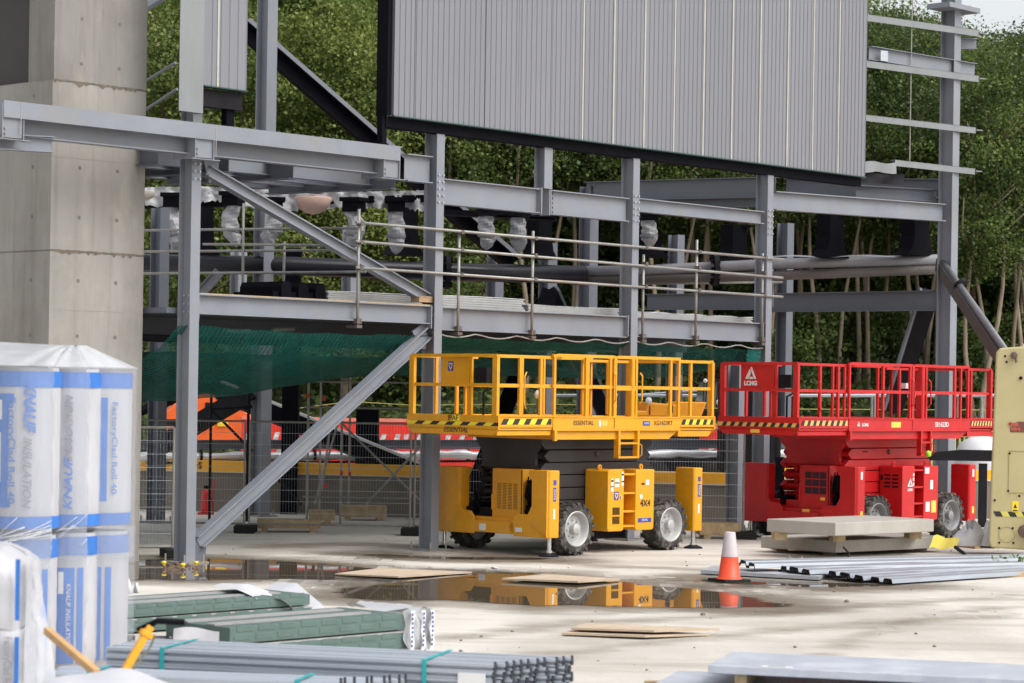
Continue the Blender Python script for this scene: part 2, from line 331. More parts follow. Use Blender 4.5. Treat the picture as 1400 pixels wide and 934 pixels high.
# raised woodland bank behind the site
grassm = mat('bank earth', (.045, .06, .02), .95, 0, .4, .8, dirt=(.06, .045, .025), damt=.6)
def bank(u, v):
    x = -60+150*u; y = 57+110*v; h = 0
    t = max(0, min(1, (y-58-.12*max(0, x))/14)); h = 3.2*t*t*(3-2*t)
    return Vector((x, y, h+.25*math.sin(x*.7+y*.3)*t+.03-.2*(v == 0)))
bk = MB().grid(60, 44, bank).build('woodland_bank', grassm, None, True); struct(bk)
# ================================================================ CONCRETE PILLAR
PO = -.62                                   # its front face, in the facade frame
s1 = F(190, 760, PO).x; s0 = F(66, 500, PO).x
zc1 = F(66, 342, PO).z; zc2 = F(66, 108, PO).z
pil = thing('concrete_pillar', 'tall board-marked cast concrete pillar with rust stained lift joints, left of the grey steel frame', 'pillar', P0+U*s0-N*(-PO)*1, ANG)
W_ = s1-s0; D_ = 3.2
p = MB()
for a, b_, ins in ((0, .02, 0), (.0, zc1-.012, 0), (zc1+.012, zc2-.01, 0)):
    if b_ > .1: p.bx(0, W_, 0, D_, a, b_)
p.bx(.015, W_-.015, .015, D_-.015, zc1-.012, zc1+.012)
p.bx(.012, W_-.01, .012, D_-.012, zc2-.01, zc2+.01)
p.mi(2).bx(.02, W_, .0, .62, zc2+.01, 12)
p.mi(1)
for xx in (.50, 1.18):
    for zz in [zc1-2.9, zc1-2.15, zc1-1.22, zc1-.42, zc1+.5, zc1+1.22, zc1+1.75, zc2+.28, zc2+.93, zc2+1.7]:
        p.lathe([(0, .004), (.022, .003), (.03, .0015)], (xx, 0, zz), (0, -1, 0), 10)
for yy in (.45,):
    for zz in [zc1-2.9, zc1-2.15, zc1-1.22, zc1-.42, zc1+.5, zc1+1.22, zc2-.2]:
        p.lathe([(0, .004), (.022, .003), (.03, .0015)], (0, yy, zz), (-1, 0, 0), 10)
conc_b = concrete('older grey pour', (.225, .215, .20), (.13, .115, .10)); weathered(conc_b, (.12, .105, .09), .6)
p.build('pillar_shaft', [conc, holem, conc_b], pil, bevel=0)
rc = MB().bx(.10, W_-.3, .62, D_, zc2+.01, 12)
rc.build('recessed_core', mat('recess shade concrete', (.05, .045, .045), .9, 0, .2, 1), pil)  # darkness of the opening is put into this near-black colour
bd = MB()
for zz in (zc1-.85, zc1+1.35): bd.bx(-.003, W_+.003, -.003, .3, zz, zz+.006)
bd.build('formwork_seam', mat('seam line', (.27, .25, .22), .9), pil)  # thin seam line, slightly darker than the concrete
stm = mat('joint stain', (.14, .115, .09), .95, 0, .3, 6)
st = MB(); rr = random.Random(3)
def drips(z, amp, m_):
    n = 40; top = [(W_*i/n, z+rr.uniform(.0, .012)) for i in range(n+1)]; bot = [(W_*i/n, z-rr.uniform(.008, .03)-(amp*rr.random()**4)) for i in range(n+1)]
    for i in range(n): m_.add([(top[i][0], -.004, top[i][1]), (top[i+1][0], -.004, top[i+1][1]), (bot[i+1][0], -.004, bot[i+1][1]), (bot[i][0], -.004, bot[i][1])], [(3, 2, 1, 0)])
drips(zc1+.014, .06, st); drips(zc2+.014, .06, st)
st.build('joint_stain', stm, pil)
# ================================================================ STEEL FRAME BUILDING
fr = thing('steel_frame_building', 'grey steel framed building under construction with ribbed silver cladding on its upper storeys', 'building', P0, ANG)
CS = [0, 5.09, 10.02, 13.95]
S5 = None
def column(s, y, z0, z1, h=.285, b=.175, m=steel, name='column', plate=True, rot=False):
    k = MB().isec((s, y, z0), (s, y, z1), h, b, .02, .014, up=(1, 0, 0) if rot else (0, 1, 0))
    o = k.build(name, m, fr)
    if plate:
        q = MB().bx(s-.24, s+.24, y-.28, y+.28, z0, z0+.03)
        for a in (-1, 1):
            for c in (-1, 1): q.tube((s+a*.18, y+c*.22, z0+.03), (s+a*.18, y+c*.22, z0+.14), .016, 6)
        q.build('base_plate', galvd, o)
    return o
def bolts(k, s, y, z, nx, nz, dx, dz, r=.016, ax=(0, -1, 0)):
    ax = Vector(ax)
    for i in range(nx):
        for j in range(nz):
            c = Vector((s, y, z))+(Vector((1, 0, 0)) if abs(ax.y) > .5 else Vector((0, 1, 0)))*((i-(nx-1)/2)*dx)+Vector((0, 0, (j-(nz-1)/2)*dz)); k.tube(c, c+ax*.022, r, 6)
for i, s in enumerate(CS):
    o = column(s, 0, 0, 6.27 if i == 0 else 11.8)
    k = MB(); bolts(k, s-.02, -.06, 3.84, 1, 3, .1, .12, ax=(-1, 0, 0)); bolts(k, s-.02, .06, 3.84, 1, 3, .1, .12, ax=(-1, 0, 0))
    bolts(k, s, -.152, 5.9, 2, 5, .1, .11)
    k.build('bolt_group', galv, o)
# upper post over the first column, inner posts
column(F(262, 170, -.25).x, .25, 6.3, 7.6, name='column', plate=False)
# corner column at the right end, turned bay
c5 = A(1293, 500, 50.0); v = c5-P0; s5, y5 = v.dot(U), -v.dot(N)
column(s5, y5, 0, 12.2, .34, .24)
kk = MB().bx(s5-.6, s5+.55, y5-.35, y5+.2, 10.62, 10.72); kk.build('cap_plate', steel, fr)
# level beams on the front line
def beam(s0, s1, z0, z1, y=0, b=.18, m=steel, name='beam', tf=.018):
    return MB().isec((s0, y, (z0+z1)/2), (s1, y, (z0+z1)/2), z1-z0, b, tf, .012).build(name, m, fr)
b1 = beam(.11, 4.97, 3.69, 3.99); b2 = beam(5.21, 9.90, 3.60, 3.98); b3 = beam(10.14, 13.84, 3.62, 3.98)
for bb, s in ((b1, .11), (b1, 4.97), (b2, 5.21), (b2, 9.9), (b3, 10.14), (b3, 13.84)):
    MB().bx(s-.012, s+.012, -.11, .11, 3.62, 4.0).build('end_plate', steel, bb)
timm = mat('timber edge', (.38, .28, .16), .8, 0, .3, 6)
MB().bx(.15, 5.0, -.08, -.05, 3.99, 4.005).build('timber_packer', timm, b1)
u1 = beam(4.4, 4.97, 5.98, 6.42); 
u2 = beam(5.21, 7.55, 5.66, 6.08); u3 = beam(7.80, 9.90, 5.66, 6.08); u4 = beam(10.14, 13.84, 5.86, 6.10)
sp = MB().bx(7.56, 7.585, -.11, .11, 5.64, 6.1).bx(7.765, 7.79, -.11, .11, 5.64, 6.1).bx(7.80, 7.815, -.115, .115, 5.66, 6.08)
bolts(sp, 7.9, -.008, 5.87, 2, 5, .12, .08); sp.build('splice_plate', steel, u3)
px = F(743, 225).x
column(px, 0, 6.09, 7.1, .24, .2, plate=False, name='post')
# corner bay beams
def wl(p): v = p-P0; return Vector((v.dot(U), -v.dot(N), p.z))
e0, e1 = wl(A(1056, 262, 46.1)), wl(A(1288, 282, 49.9)); e0b, e1b = wl(A(1056, 287, 46.1)), wl(A(1288, 300, 49.9))
MB().isec((e0+e0b)/2, (e1+e1b)/2, .36, .2, .02, .014).build('beam', steel, fr)
h0, h1 = wl(A(1170, 262, 49.3)), wl(A(1280, 268, 50.3)); MB().isec(h0, h1, .26, .2, .02, .014).build('beam', steel2, fr)
# beams that run back from the corner
bo = wl(A(805, 400, 62)); 
def nback(x0, y0, x1, y1, hh, d0, d1, m=steel2, b=.2): return MB().isec(wl(A(x0, y0, d0)), wl(A(x1, y1, d1)), hh, b, .02, .014).build('beam', m, fr)
nback(1280, 411, 1052, 414, .42, 50.2, 54.5); nback(1050, 412, 885, 413, .38, 54.7, 58)
nback(1060, 256, 802, 262, .46, 53, 58.5); nback(1285, 258, 1075, 256, .4, 50.3, 53)
nback(1050, 272, 880, 283, .3, 53.3, 57)
# inner columns: photo sight line of the foot, then height
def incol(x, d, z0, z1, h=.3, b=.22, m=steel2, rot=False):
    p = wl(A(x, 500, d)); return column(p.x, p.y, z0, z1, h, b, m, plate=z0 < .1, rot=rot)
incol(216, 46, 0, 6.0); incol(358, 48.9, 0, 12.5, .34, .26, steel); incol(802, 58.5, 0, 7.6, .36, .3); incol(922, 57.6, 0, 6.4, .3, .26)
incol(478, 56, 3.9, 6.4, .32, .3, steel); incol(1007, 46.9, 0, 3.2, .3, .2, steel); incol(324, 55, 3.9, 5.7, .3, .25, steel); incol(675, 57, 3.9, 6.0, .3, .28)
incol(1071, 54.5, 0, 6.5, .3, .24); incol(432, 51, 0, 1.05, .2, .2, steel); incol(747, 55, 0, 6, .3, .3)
# pitched bracing on the front: level 1 knee and the two diagonals
def brace(x0, y0, x1, y1, hh=.17, b=.2, o=-.02, m=steel):
    return MB().isec(F(x0, y0, o), F(x1, y1, o), hh, b, .02, .02, up=(0, 0, 1)).build('brace', m, fr)
br1 = brace(270, 741, 583, 455, .2, .18)
br2 = brace(283, 234, 583, 408, .17, .16)
gp = MB()
a = F(272, 742, -.02); gp.prism([(-.22, -.30), (.12, -.30), (.16, .16), (-.2, .26)], a, (1, 0, 0), (0, 0, 1), (0, .03, 0)); 
gp.build('gusset_plate', steel2, br1)
a = F(583, 452, -.02); MB().prism([(-.32, -.02), (.0, .16), (0, -.30), (-.12, -.30)], a, (1, 0, 0), (0, 0, 1), (0, .025, 0)).build('gusset_plate', steel, br1)
a = F(583, 408, -.02); MB().bx(a.x-.26, a.x+.06, a.y-.1, a.y+.1, a.z-.07, a.z+.03).build('bracket', mat('rusty bracket', (.32, .21, .12), .8, 0, .3, 8), br2)
a = F(283, 232, -.02); MB().prism([(-.1, .25), (.25, .25), (.2, -.12), (.05, -.2)], a, (1, 0, 0), (0, 0, 1), (0, .03, 0)).build('gusset_plate', steel, br2)
# long raker behind
p0, p1 = wl(A(330, 38, 50)), wl(A(700, 362, 52)); MB().isec(p0, p1, .31, .28, .03, .05, up=(0, 0, 1)).build('brace', [black], fr)
d_ = (p1-p0).normalized(); sd_ = d_.cross(Vector((0, 0, 1))).normalized(); up_ = sd_.cross(d_).normalized()
MB().bar(p0+up_*.20, p1+up_*.20, .34, .085, up_).build('brace', steel, fr)
MB().isec(wl(A(275, 400, 47)), wl(A(300, 372, 47)), .2, .18).build('brace', steel, fr)
MB().tube(wl(A(196, 10, 47)), wl(A(222, -6, 47)), .12, 8).build('brace', steel, fr)
MB().tube(wl(A(196, 113, 47)), wl(A(240, 86, 46)), .03, 6).tube(wl(A(196, 152, 47)), wl(A(242, 122, 46)), .03, 6).build('brace', steel2, fr)
# canopy: fascia channel, carrier beam, brackets, deck
cy = -.42
fa = F(5, 135, .42); fb = F(547, 203, .42); ft, fbz = 6.47, 6.24
fas = MB().bx(fa.x, fb.x, cy-.012, cy, fbz, ft).bx(fa.x, fb.x+.05, cy, cy+.22, ft-.014, ft+.002).bx(fa.x, fb.x, cy, cy+.1, fbz, fbz+.012)
fo = fas.build('canopy_fascia', steel, fr)
jn = MB()
for xx in (F(165*0+295, 170, .42).x, fa.x+.28): jn.bx(xx-.006, xx+.006, cy-.016, cy-.012, fbz-.22, ft)
jn.build('joint_plate', galvd, fo)
beam(fa.x, fb.x-.15, 6.02, 6.40, -.17, .2, steel)
for xx, l_ in ((F(18, 190, .42).x, 1), (F(280, 205, .42).x, 1), (fb.x-.17, 1)):
    q = MB().bx(xx-.17, xx+.17, cy+.03, cy+.04, 5.97, 6.24).bx(xx-.18, xx-.165, cy+.0, .1, 5.95, 6.46).bx(xx+.165, xx+.18, cy+.0, .1, 5.95, 6.46).bx(xx-.25, xx+.28, cy-.02, cy+.1, 5.94, 5.952)
    bolts(q, xx-.12, cy+.03, 6.06, 1, 2, .1, .07); q.build('bracket', steel, fr)
for y_, z_ in ((.8, 6.1), (1.6, 6.12), (2.4, 6.14), (3.3, 6.16)):
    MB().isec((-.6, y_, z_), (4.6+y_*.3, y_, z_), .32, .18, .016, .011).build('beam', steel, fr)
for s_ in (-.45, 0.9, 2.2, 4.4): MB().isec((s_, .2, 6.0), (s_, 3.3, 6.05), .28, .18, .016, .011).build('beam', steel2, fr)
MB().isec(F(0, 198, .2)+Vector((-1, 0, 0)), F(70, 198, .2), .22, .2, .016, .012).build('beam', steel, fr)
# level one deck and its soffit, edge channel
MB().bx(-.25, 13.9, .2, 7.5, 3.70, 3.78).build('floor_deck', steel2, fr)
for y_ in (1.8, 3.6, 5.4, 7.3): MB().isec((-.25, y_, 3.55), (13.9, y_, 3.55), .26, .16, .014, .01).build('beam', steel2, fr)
# ---- cladding: ribbed sheet, joint strips, lower edge
def cladding(s0, s1, z0, z1, y, pitch, joints, top, edge=True):
    k = MB(); n = int(round((s1-s0)/pitch)); pts = []
    for i in range(n):
        a = s0+(s1-s0)*i/n; p = (s1-s0)/n
        pts += [(a, 0), (a+p*.58, 0), (a+p*.68, -.013), (a+p*.92, -.013)]
    pts.append((s1, 0)); vs = []
    for x, d in pts: vs += [(x, y-d, z0), (x, y-d, z1)]
    k.add(vs, [(2*i, 2*i+2, 2*i+3, 2*i+1) for i in range(len(pts)-1)])
    k.bx(s0+.01, s1-.01, y+.02+.004, y+.09, z0+.01, z1)
    o = k.build('wall_cladding', clad, fr)
    if joints:
        j = MB()
        for x in joints: j.bx(x-.018, x+.018, y-.012, y+.024, z0+.0, z1)
        j.build('joint_strip', joint, o)
    if top:
        j = MB()
        for x in top: j.bx(x-.005, x+.005, y-.0045, y+.024, z0, z1)
        j.build('sheet_lap', mat('lap line', (.16, .16, .18), .6), o)  # narrow lap strip, a little darker than the sheet
    MB().bx(s0-.01, s1+.01, y-.03, y+.12, z0-.022, z0-.004).build('edge_film', greenedge, o)
    return o
zc = 7.05
js = [F(x, 100, .25).x for x in (797, 839, 881, 922, 962, 1001, 1039, 1077, 1112, 1147)]
ts = [F(x, 100, .25).x for x in (567, 664, 709, 755)]
sL, sR = F(539, 100, .25).x, F(1185, 100, .25).x
zL = F(540, 158, .25).z
cl = cladding(sL, sR, zL, 12.3, -.25, .124, js, ts)
MB().bx(sL-.08, sR-.0, -.16, .04, zL-.185, zL-.026).build('sill_flashing', black, cl)
MB().bx(sL-.10, sL-.012, -.20, .05, zL-.0, 12.3).bx(sL-.14, sL-.04, -.14, -.02, zL-.62, zL).build('edge_membrane', black, cl)
# small wrinkled foil and membrane end below the right edge
q = MB().grid(6, 3, lambda u, v: F(1183+42*u, 221+2*u+14*v, .2)+Vector((0, -.03*math.sin(u*9)*v, .02*math.sin(u*7+v*5)))).build('foil_flap', flash, cl, True)
q = MB().grid(6, 3, lambda u, v: F(1186+(54-8*v)*u, 236+14*v+3*u, .16)+Vector((0, .05*math.sin(u*8+v*3), 0))).build('membrane_flap', black2, cl, True)
# narrow cladding over the first column, and its metal flashing
tL, tR = F(279, 60, .12).x, F(338, 60, .12).x; zT = F(300, 119, .12).z
c2 = cladding(tL, tR, zT, 12.3, -.12, .155, [F(298, 60, .12).x], [])
MB().bx(tL, tR-.02, -.05, .15, zT-.3, zT-.04).build('sill_flashing', black2, c2)
a, b_ = F(246, 60, .2), F(279, 60, .2); zq = F(260, 153, .2).z
MB().bx(a.x, b_.x, -.2, -.19, zq, 12.3).bx(b_.x-.012, b_.x, -.19, 0, zq, 12.3).build('corner_flashing', flash, c2)
MB().bx(tR-.28, tR-.13, .0, .12, 6.2, zT-.3).build('post', black, fr)
MB().isec((a.x-.03, .3, 6.3), (a.x-.03, .3, 12.3), .2, .2).build('post', steel2, fr)
# ---- side rails right of the cladding
q0 = wl(A(1187, 100, 48.75)); dirv = (wl(A(1293, 100, 50.07))-q0); dirv.z = 0; dirv.normalize()
def railp(x, y, P=q0):
    r = ray(x, y); nn = Vector((dirv.y, -dirv.x, 0)); Uw = U*nn.x-N*nn.y; Pw = FW(P.x, P.y, 0); q = Vector((0, 0, EYE)); p = q+r*((Pw-q).dot(Uw)/r.dot(Uw)); return wl(p)
ov = Vector((dirv.y, -dirv.x, 0))*.26
for (xa, ya, xb, yb, hh) in ((1187, 29, 1322, 48, .16), (1187, 165, 1318, 180, .15), (1228, 226, 1317, 236, .15), (1188, 92, 1322, 110, .16)):
    a, b_ = railp(xa, ya)+ov-dirv*.42, railp(xb, yb)+ov; hh *= .85
    k = MB(); up = Vector((0, 0, 1)); sd = dirv.cross(up)
    for (w0, w1, z0_, z1_) in ((-.07, .07, hh/2-.01, hh/2), (.06, .07, -hh/2, hh/2), (-.07, -.06, -hh/2+.1, hh/2)): k.par(a+sd*w0+up*z0_, b_-a, sd*(w1-w0), up*(z1_-z0_))
    k.par(b_+up*(-.0), dirv*.18, sd*.1, up*.02)
    k.build('side_rail', flash, fr)
a, b_ = railp(1190, 76)+ov*.8-dirv*.25, railp(1322, 98)+ov*.8
MB().isec(a, b_, .28, .18, .012, .01).build('beam', steel, fr)
MB().bar(railp(1192, 72)+ov*1.3, railp(1192, 86)+ov*1.3, .2, .03, ov).build('end_plate', galv, fr)
MB().isec(railp(1303, 60), railp(1322, 62)+ov, .22, .16).build('bracket', steel, fr)
k = MB()
for (x0, y0, x1, y1) in ((1236, -10, 1234, 30), (1234, 30, 1233, 96), (1233, 98, 1231, 222)): k.tube(railp(x0, y0)+ov, railp(x1, y1)+ov, .012, 6)
k.build('tie_rod', galvd, fr)
# ================================================================ EDGE PROTECTION, NETTING, DECK PACKS
gr = thing('scaffold_guard_rail', 'three-rail scaffold tube guard rail clamped along the front edge of the first floor beam', 'guard rail', P0, ANG)
yo = -.16
for (xa, ya, xb, yb, sz) in ((487, 304, 1071, 355, .024), (487, 330, 1070, 380, .024), (487, 366, 1070, 406, .024)):
    MB().tube(F(xa, ya, .17), F(xb, yb, .17), sz, 8).build('rail', galvd, gr, True)
cm = mat('rusty coupler', (.12, .10, .085), .6, .3, .4, 20)
for (x, yt, yb) in ((491, 286, 446), (628, 318, 456), (729, 316, 461), (880, 348, 466), (953, 328, 468), (1043, 345, 470)):
    a, b_ = F(x, yt, .11), F(x-3, yb, .11)
    if x == 1043: a.z = 5.3
    po = MB().tube(a, (a.x, a.y, b_.z), .024, 8).build('post', galvd, gr, True)
    k = MB()
    for z in (5.22, 4.93, 4.52): k.bx(a.x-.032, a.x+.032, a.y-.09, a.y+.03, z-.032, z+.032)
    k.bx(a.x-.05, a.x+.06, a.y-.05, a.y+.2, b_.z-.03, b_.z+.02).bx(a.x-.05, a.x+.05, a.y-.05, a.y+.05, b_.z+.04, b_.z+.12)
    k.build('clamp', cm, po)
g2 = thing('scaffold_guard_rail', 'dull scaffold tube rails running back inside the frame behind the first column', 'guard rail', A(330, 460, 44))
for (xa, ya, xb, yb) in ((196, 315, 488, 312), (196, 344, 488, 342), (278, 334, 488, 336), (196, 374, 500, 372)):
    MB().tube(A(xa, ya, 45), A(xb, yb, 41), .024, 8).build('rail', galvd, g2, True, world=True)
for x, y0, y1 in ((333, 278, 470), (389, 330, 420), (493, 300, 380)):
    MB().tube(A(x, y0, 43), A(x-2, y1, 43), .024, 8).build('post', galvd, g2, True, world=True)
g3 = thing('scaffold_guard_rail', 'far scaffold rail with short posts seen behind the middle columns', 'guard rail', A(900, 420, 51))
MB().tube(A(870, 388, 51), A(1070, 386, 52), .024, 8).build('rail', galvd, g3, True, world=True)
MB().tube(A(880, 345, 51), A(879, 420, 51), .024, 8).tube(A(1056, 350, 52), A(1056, 420, 52), .03, 8).build('post', galvd, g3, True, world=True)
MB().tube(F(310, 452, -.8), F(342, 452, -.8), .03, 8).tube(F(372, 451, -.8), F(402, 450, -.8), .03, 8).build('stub_rail', galvd, fr)
# debris netting hung under the first floor
def sag(s): return .52*math.exp(-((s-1.6)/3.2)**2)+.40
def net(u, v):
    y = -.02+7.4*v; s0_ = -.22-.3*min(1, v*4); s = s0_+(13.8-s0_)*u
    z = 3.52-(.10 if v > .02 else .0)*1-sag(s)*math.sin(math.pi*min(1, v*1.35))**.8-.05*abs(math.sin(s*.62))*(1-v)+.012*math.sin(s*5+v*6)-.25*v
    return Vector((s, y, z))
nt_ = thing('debris_netting', 'sagging dark green debris netting slung beneath the first floor', 'netting', P0, ANG)
MB().grid(90, 22, net).build('net_sheet', netm, nt_, True)
q = MB().grid(5, 8, lambda u, v: Vector((13.45+.42*u, -.05+.05*math.sin(u*14+v*3), 3.5-.62*v-.05*math.sin(u*9))))
q.build('bunched_net', netm, nt_, True)
rp = MB(); rp.path([(s/6, -.10, 3.56-.07*abs(math.sin(s*.52))) for s in range(30, 84)], .012, 6); rp.build('edge_rope', galvd, nt_)
for i, (xa, xb, yt, ybt, lab) in enumerate([(448, 588, 398, 414, 'long pack of silver roof decking with black ribbed ends lying behind the knee brace'), (604, 718, 404, 420, 'pack of white topped decking sheets on the first floor right of the second column'),
        (722, 848, 416, 428, 'low stepped pack of decking sheets on the first floor left of the third column'), (868, 1030, 426, 438, 'thin pack of silver sheets on the first floor right of the third column')]):
    a = F(xa, yt, -.45); b_ = F(xb, yt+6, -.45); z0 = 4.0
    t = thing('decking_pack', lab, 'sheet pack', FW(a.x, -a.y*-1, z0), ANG, 'decking packs on the first floor')
    L = b_.x-a.x; zt = a.z-z0
    k = MB(); nn = 5; h = zt/nn
    for j in range(nn): k.bx(.0+.02*(j % 2), L-.04*(j % 3), 0, 1.0, j*h, (j+.9)*h)
    k.build('sheet', mat('edge of sheets', (.40, .40, .39), .5, .1, .1, 8), t)
    MB().grid(int(L*3), 2, lambda u, v: Vector((L*u, v, zt+.012*math.sin(u*40)))).build('top_sheet', white, t, True, solid=.012)
    if i == 0:
        k = MB()
        k.bx(-1.1, 0, .05, 1, 0, .12)
        for j in range(3): k.prism([(-.11, 0), (.11, 0), (.10, .22), (.06, .30), (-.06, .30), (-.10, .22)], (-.15-.36*j, .0, -.02), (1, 0, 0), (0, 0, 1), (0, 1, 0))
        k.build('ribbed_end', black, t)
# ================================================================ BLACK RIDE STRUCTURE BEHIND
rd = thing('ride_track_structure', 'black tubular ride structure with posts and flanged pipe inside the steel frame', 'ride structure', A(740, 700, 52))
def rb(mb, name, m=black, sm=False): return mb.build(name, m, rd, sm, world=True)
rb(MB().path([A(190, 360, 49), A(400, 364, 49), A(620, 372, 50), A(800, 376, 51)], .19, 14), 'track_pipe', pipeb, True)
rb(MB().path([A(780, 372, 51), A(900, 369, 51), A(1060, 361, 51), A(1290, 355, 50.8)], .115, 14), 'track_pipe', mat('pale grey pipe', (.20, .198, .215), .4), True)
rb(MB().path([A(780, 384, 51), A(1060, 377, 51), A(1285, 368, 50.8)], .105, 10), 'lower_pipe', mat('dusty dark steel', (.10, .085, .08), .6), True)
for x, d, y in ((612, 50, 372), (977, 51, 368)):
    k = MB(); c = A(x, y, d); k.lathe([(.2, -.05), (.36, -.05), (.36, .05), (.2, .05)], c, (1, .1, 0), 20); o = rb(k, 'flange', black2)
    k = MB()
    for j in range(14): t_ = j*math.pi/7; q = c+Vector((0, math.cos(t_)*.3, math.sin(t_)*.3)); k.tube(q-Vector((.1, 0, 0)), q+Vector((.1, 0, 0)), .03, 6)
    k.build('bolt_ring', black, o, world=True)
for (x, y0, y1, w_, d) in ((281, 272, 350, .40, 49.5), (560, 282, 350, .42, 50), (745, 290, 355, .36, 51), (1010, 308, 362, .40, 51.5), (1142, 290, 353, .40, 50.8), (1258, 292, 350, .44, 50.8), (893, 320, 352, .46, 51)):
    a, b_ = A(x, y0, d), A(x, y1, d); H_ = a.z-b_.z; k = MB()
    k.prism([(-w_/2, H_), (w_/2, H_), (w_*.5, H_*.45), (w_*.62, H_*.18), (w_*.95, 0), (-w_*.95, 0), (-w_*.62, H_*.18), (-w_*.5, H_*.45)], b_-Vector((0, .2, 0)), (.8, .6, 0), (0, 0, 1), Vector((-.24, .32, 0)))
    k.bx(a.x-.26, a.x+.26, a.y-.2, a.y+.2, a.z-.05, a.z); rb(k, 'support_post')
rb(MB().bar(A(196, 280, 48), A(590, 272, 47.4), .3, .14).bar(A(590, 290, 47.4), A(760, 292, 49), .2, .08), 'hanging_beam')
rb(MB().isec(A(605, 292, 50), A(760, 300, 50), .08, .3), 'ceiling_plate', black2)
# base columns and raking legs
for x, yt, d, w_ in ((401, 340, 50, .34), (503, 560, 51.5, .47), (712, 600, 52, .3), (1066, 625, 48.5, .18)):
    a, b_ = A(x, yt, d), G(x-3, CY+(x-CX)*.0157+8679/d); k = MB().bx(a.x-w_/2, a.x+w_/2, a.y-w_/2, a.y+w_/2, b_.z, a.z); rb(k, 'column')
def leg(x0, y0, x1, y1, d0, d1, w_=.32, m=black, edge=None):
    p, q = A(x0, y0, d0), A(x1, y1, d1); o = rb(MB().bar(p, q, w_, w_, (0, -1, .2)), 'raking_leg', m)
    if edge:
        dd = (q-p).normalized(); n_ = dd.cross(Vector((0, 1, 0))).normalized(); n_ = n_ if n_.z > 0 else -n_
        e = MB().bar(p+n_*(w_/2+.03), q+n_*(w_/2+.03), w_*.9, .05, n_); e.build('top_sheet', edge, o, world=True)
leg(752, 400, 640, 690, 50, 48.5, .34); leg(752, 400, 842, 600, 50, 52, .30, black, steel2)
leg(1272, 400, 1222, 560, 50.9, 52, .34, black2, steel)
leg(300, 535, 590, 655, 51, 50, .36, black, white); leg(215, 612, 345, 535, 49, 49, .34, black2)
rb(MB().bar(A(1284, 362, 50.4), A(1368, 488, 45.6), .16, .27), 'strut_beam', mat('dusty dark steel', (.10, .085, .08), .6))
rb(MB().path([A(1288, 357, 50.2), A(1375, 480, 45.3)], .07, 10), 'strut_pipe', mat('grey black pipe', (.14, .14, .15), .35), True)
rb(MB().lathe([(.0, -.04), (.15, -.04), (.15, .04), (0, .04)], A(1313, 389, 48.8), (.55, -.45, -.7), 12), 'flange', black2)
# plastic sheeting draped along the hanging beam, lamp-like peach cover
_rd = random.Random(4); _nz = [_rd.uniform(-1, 1) for _ in range(400)]
def drape(u, v):
    x = 198+396*u; i = int(u*120+.5); y0 = 256+7*u-2.2*math.sin(u*8)-1.2*_nz[i]*.5; hgt = 23+3*math.sin(u*13+2)+2.2*_nz[i+1]+2*math.sin(u*41)
    p = A(x, y0+hgt*v, 47.6-.3*u); return p+Vector((0, -.10*math.sin(u*95)*v-.03*_nz[(i*3+int(v*8+.5)*7) % 390], .006*_nz[(i*5+int(v*8+.5)*11) % 390]))
dr = MB().grid(120, 8, drape).build('plastic_sheeting', mat('white film sheeting', (.46, .46, .475), .45, 0, .06, 5), None, True); tag(dr, 'crumpled white plastic sheeting draped along the black beam under the canopy', 'sheeting')
d2 = MB().grid(40, 4, lambda u, v: A(1060+185*u-6*v, 350-1*u-1.0*math.sin(u*12)+2.5*v, 50.7)+Vector((0, -.2*v, 0))).build('plastic_sheeting', wrapw, None, True)
tag(d2, 'flat silver plastic sheeting laid on the grey pipe near the corner column', 'sheeting')
pc = MB().lathe([(.02, -.33), (.16, -.3), (.30, -.19), (.37, -.02), (.36, 0)], A(428, 270, 47), (0, 0, 1), 18).build('round_cover', mat('peach cover', (.62, .42, .34), .6), None, True); tag(pc, 'upturned peach coloured dome cover hanging under the plastic sheeting', 'cover')
pc = MB().lathe([(.02, -.2), (.16, -.17), (.3, -.1), (.33, 0)], A(190, 262, 47), (0, 0, 1), 18).build('round_cover', mat('pale cover', (.72, .66, .58), .6), None, True); tag(pc, 'cream dome cover half hidden by the concrete pillar', 'cover')
WR = [(237, 284, 345, 46.6, 'white wrapped ride unit just left of the first steel column'), (318, 282, 338, 46.6, 'white wrapped ride unit with a grey strap just right of the first column'), (373, 290, 336, 46.8, 'white wrapped ride unit behind the upper knee brace'),
      (483, 290, 342, 47, 'white wrapped ride unit beside the scaffold end post'), (541, 290, 348, 47.2, 'white wrapped ride unit with a dark band left of the second column'), (665, 296, 342, 49, 'white wrapped ride unit first right of the second column'),
      (708, 298, 346, 49.2, 'rounded white wrapped ride unit left of the broad black post'), (887, 302, 338, 50.5, 'white wrapped ride unit just right of the third column')]
bandm = mat('grey strap', (.2, .2, .22), .6)
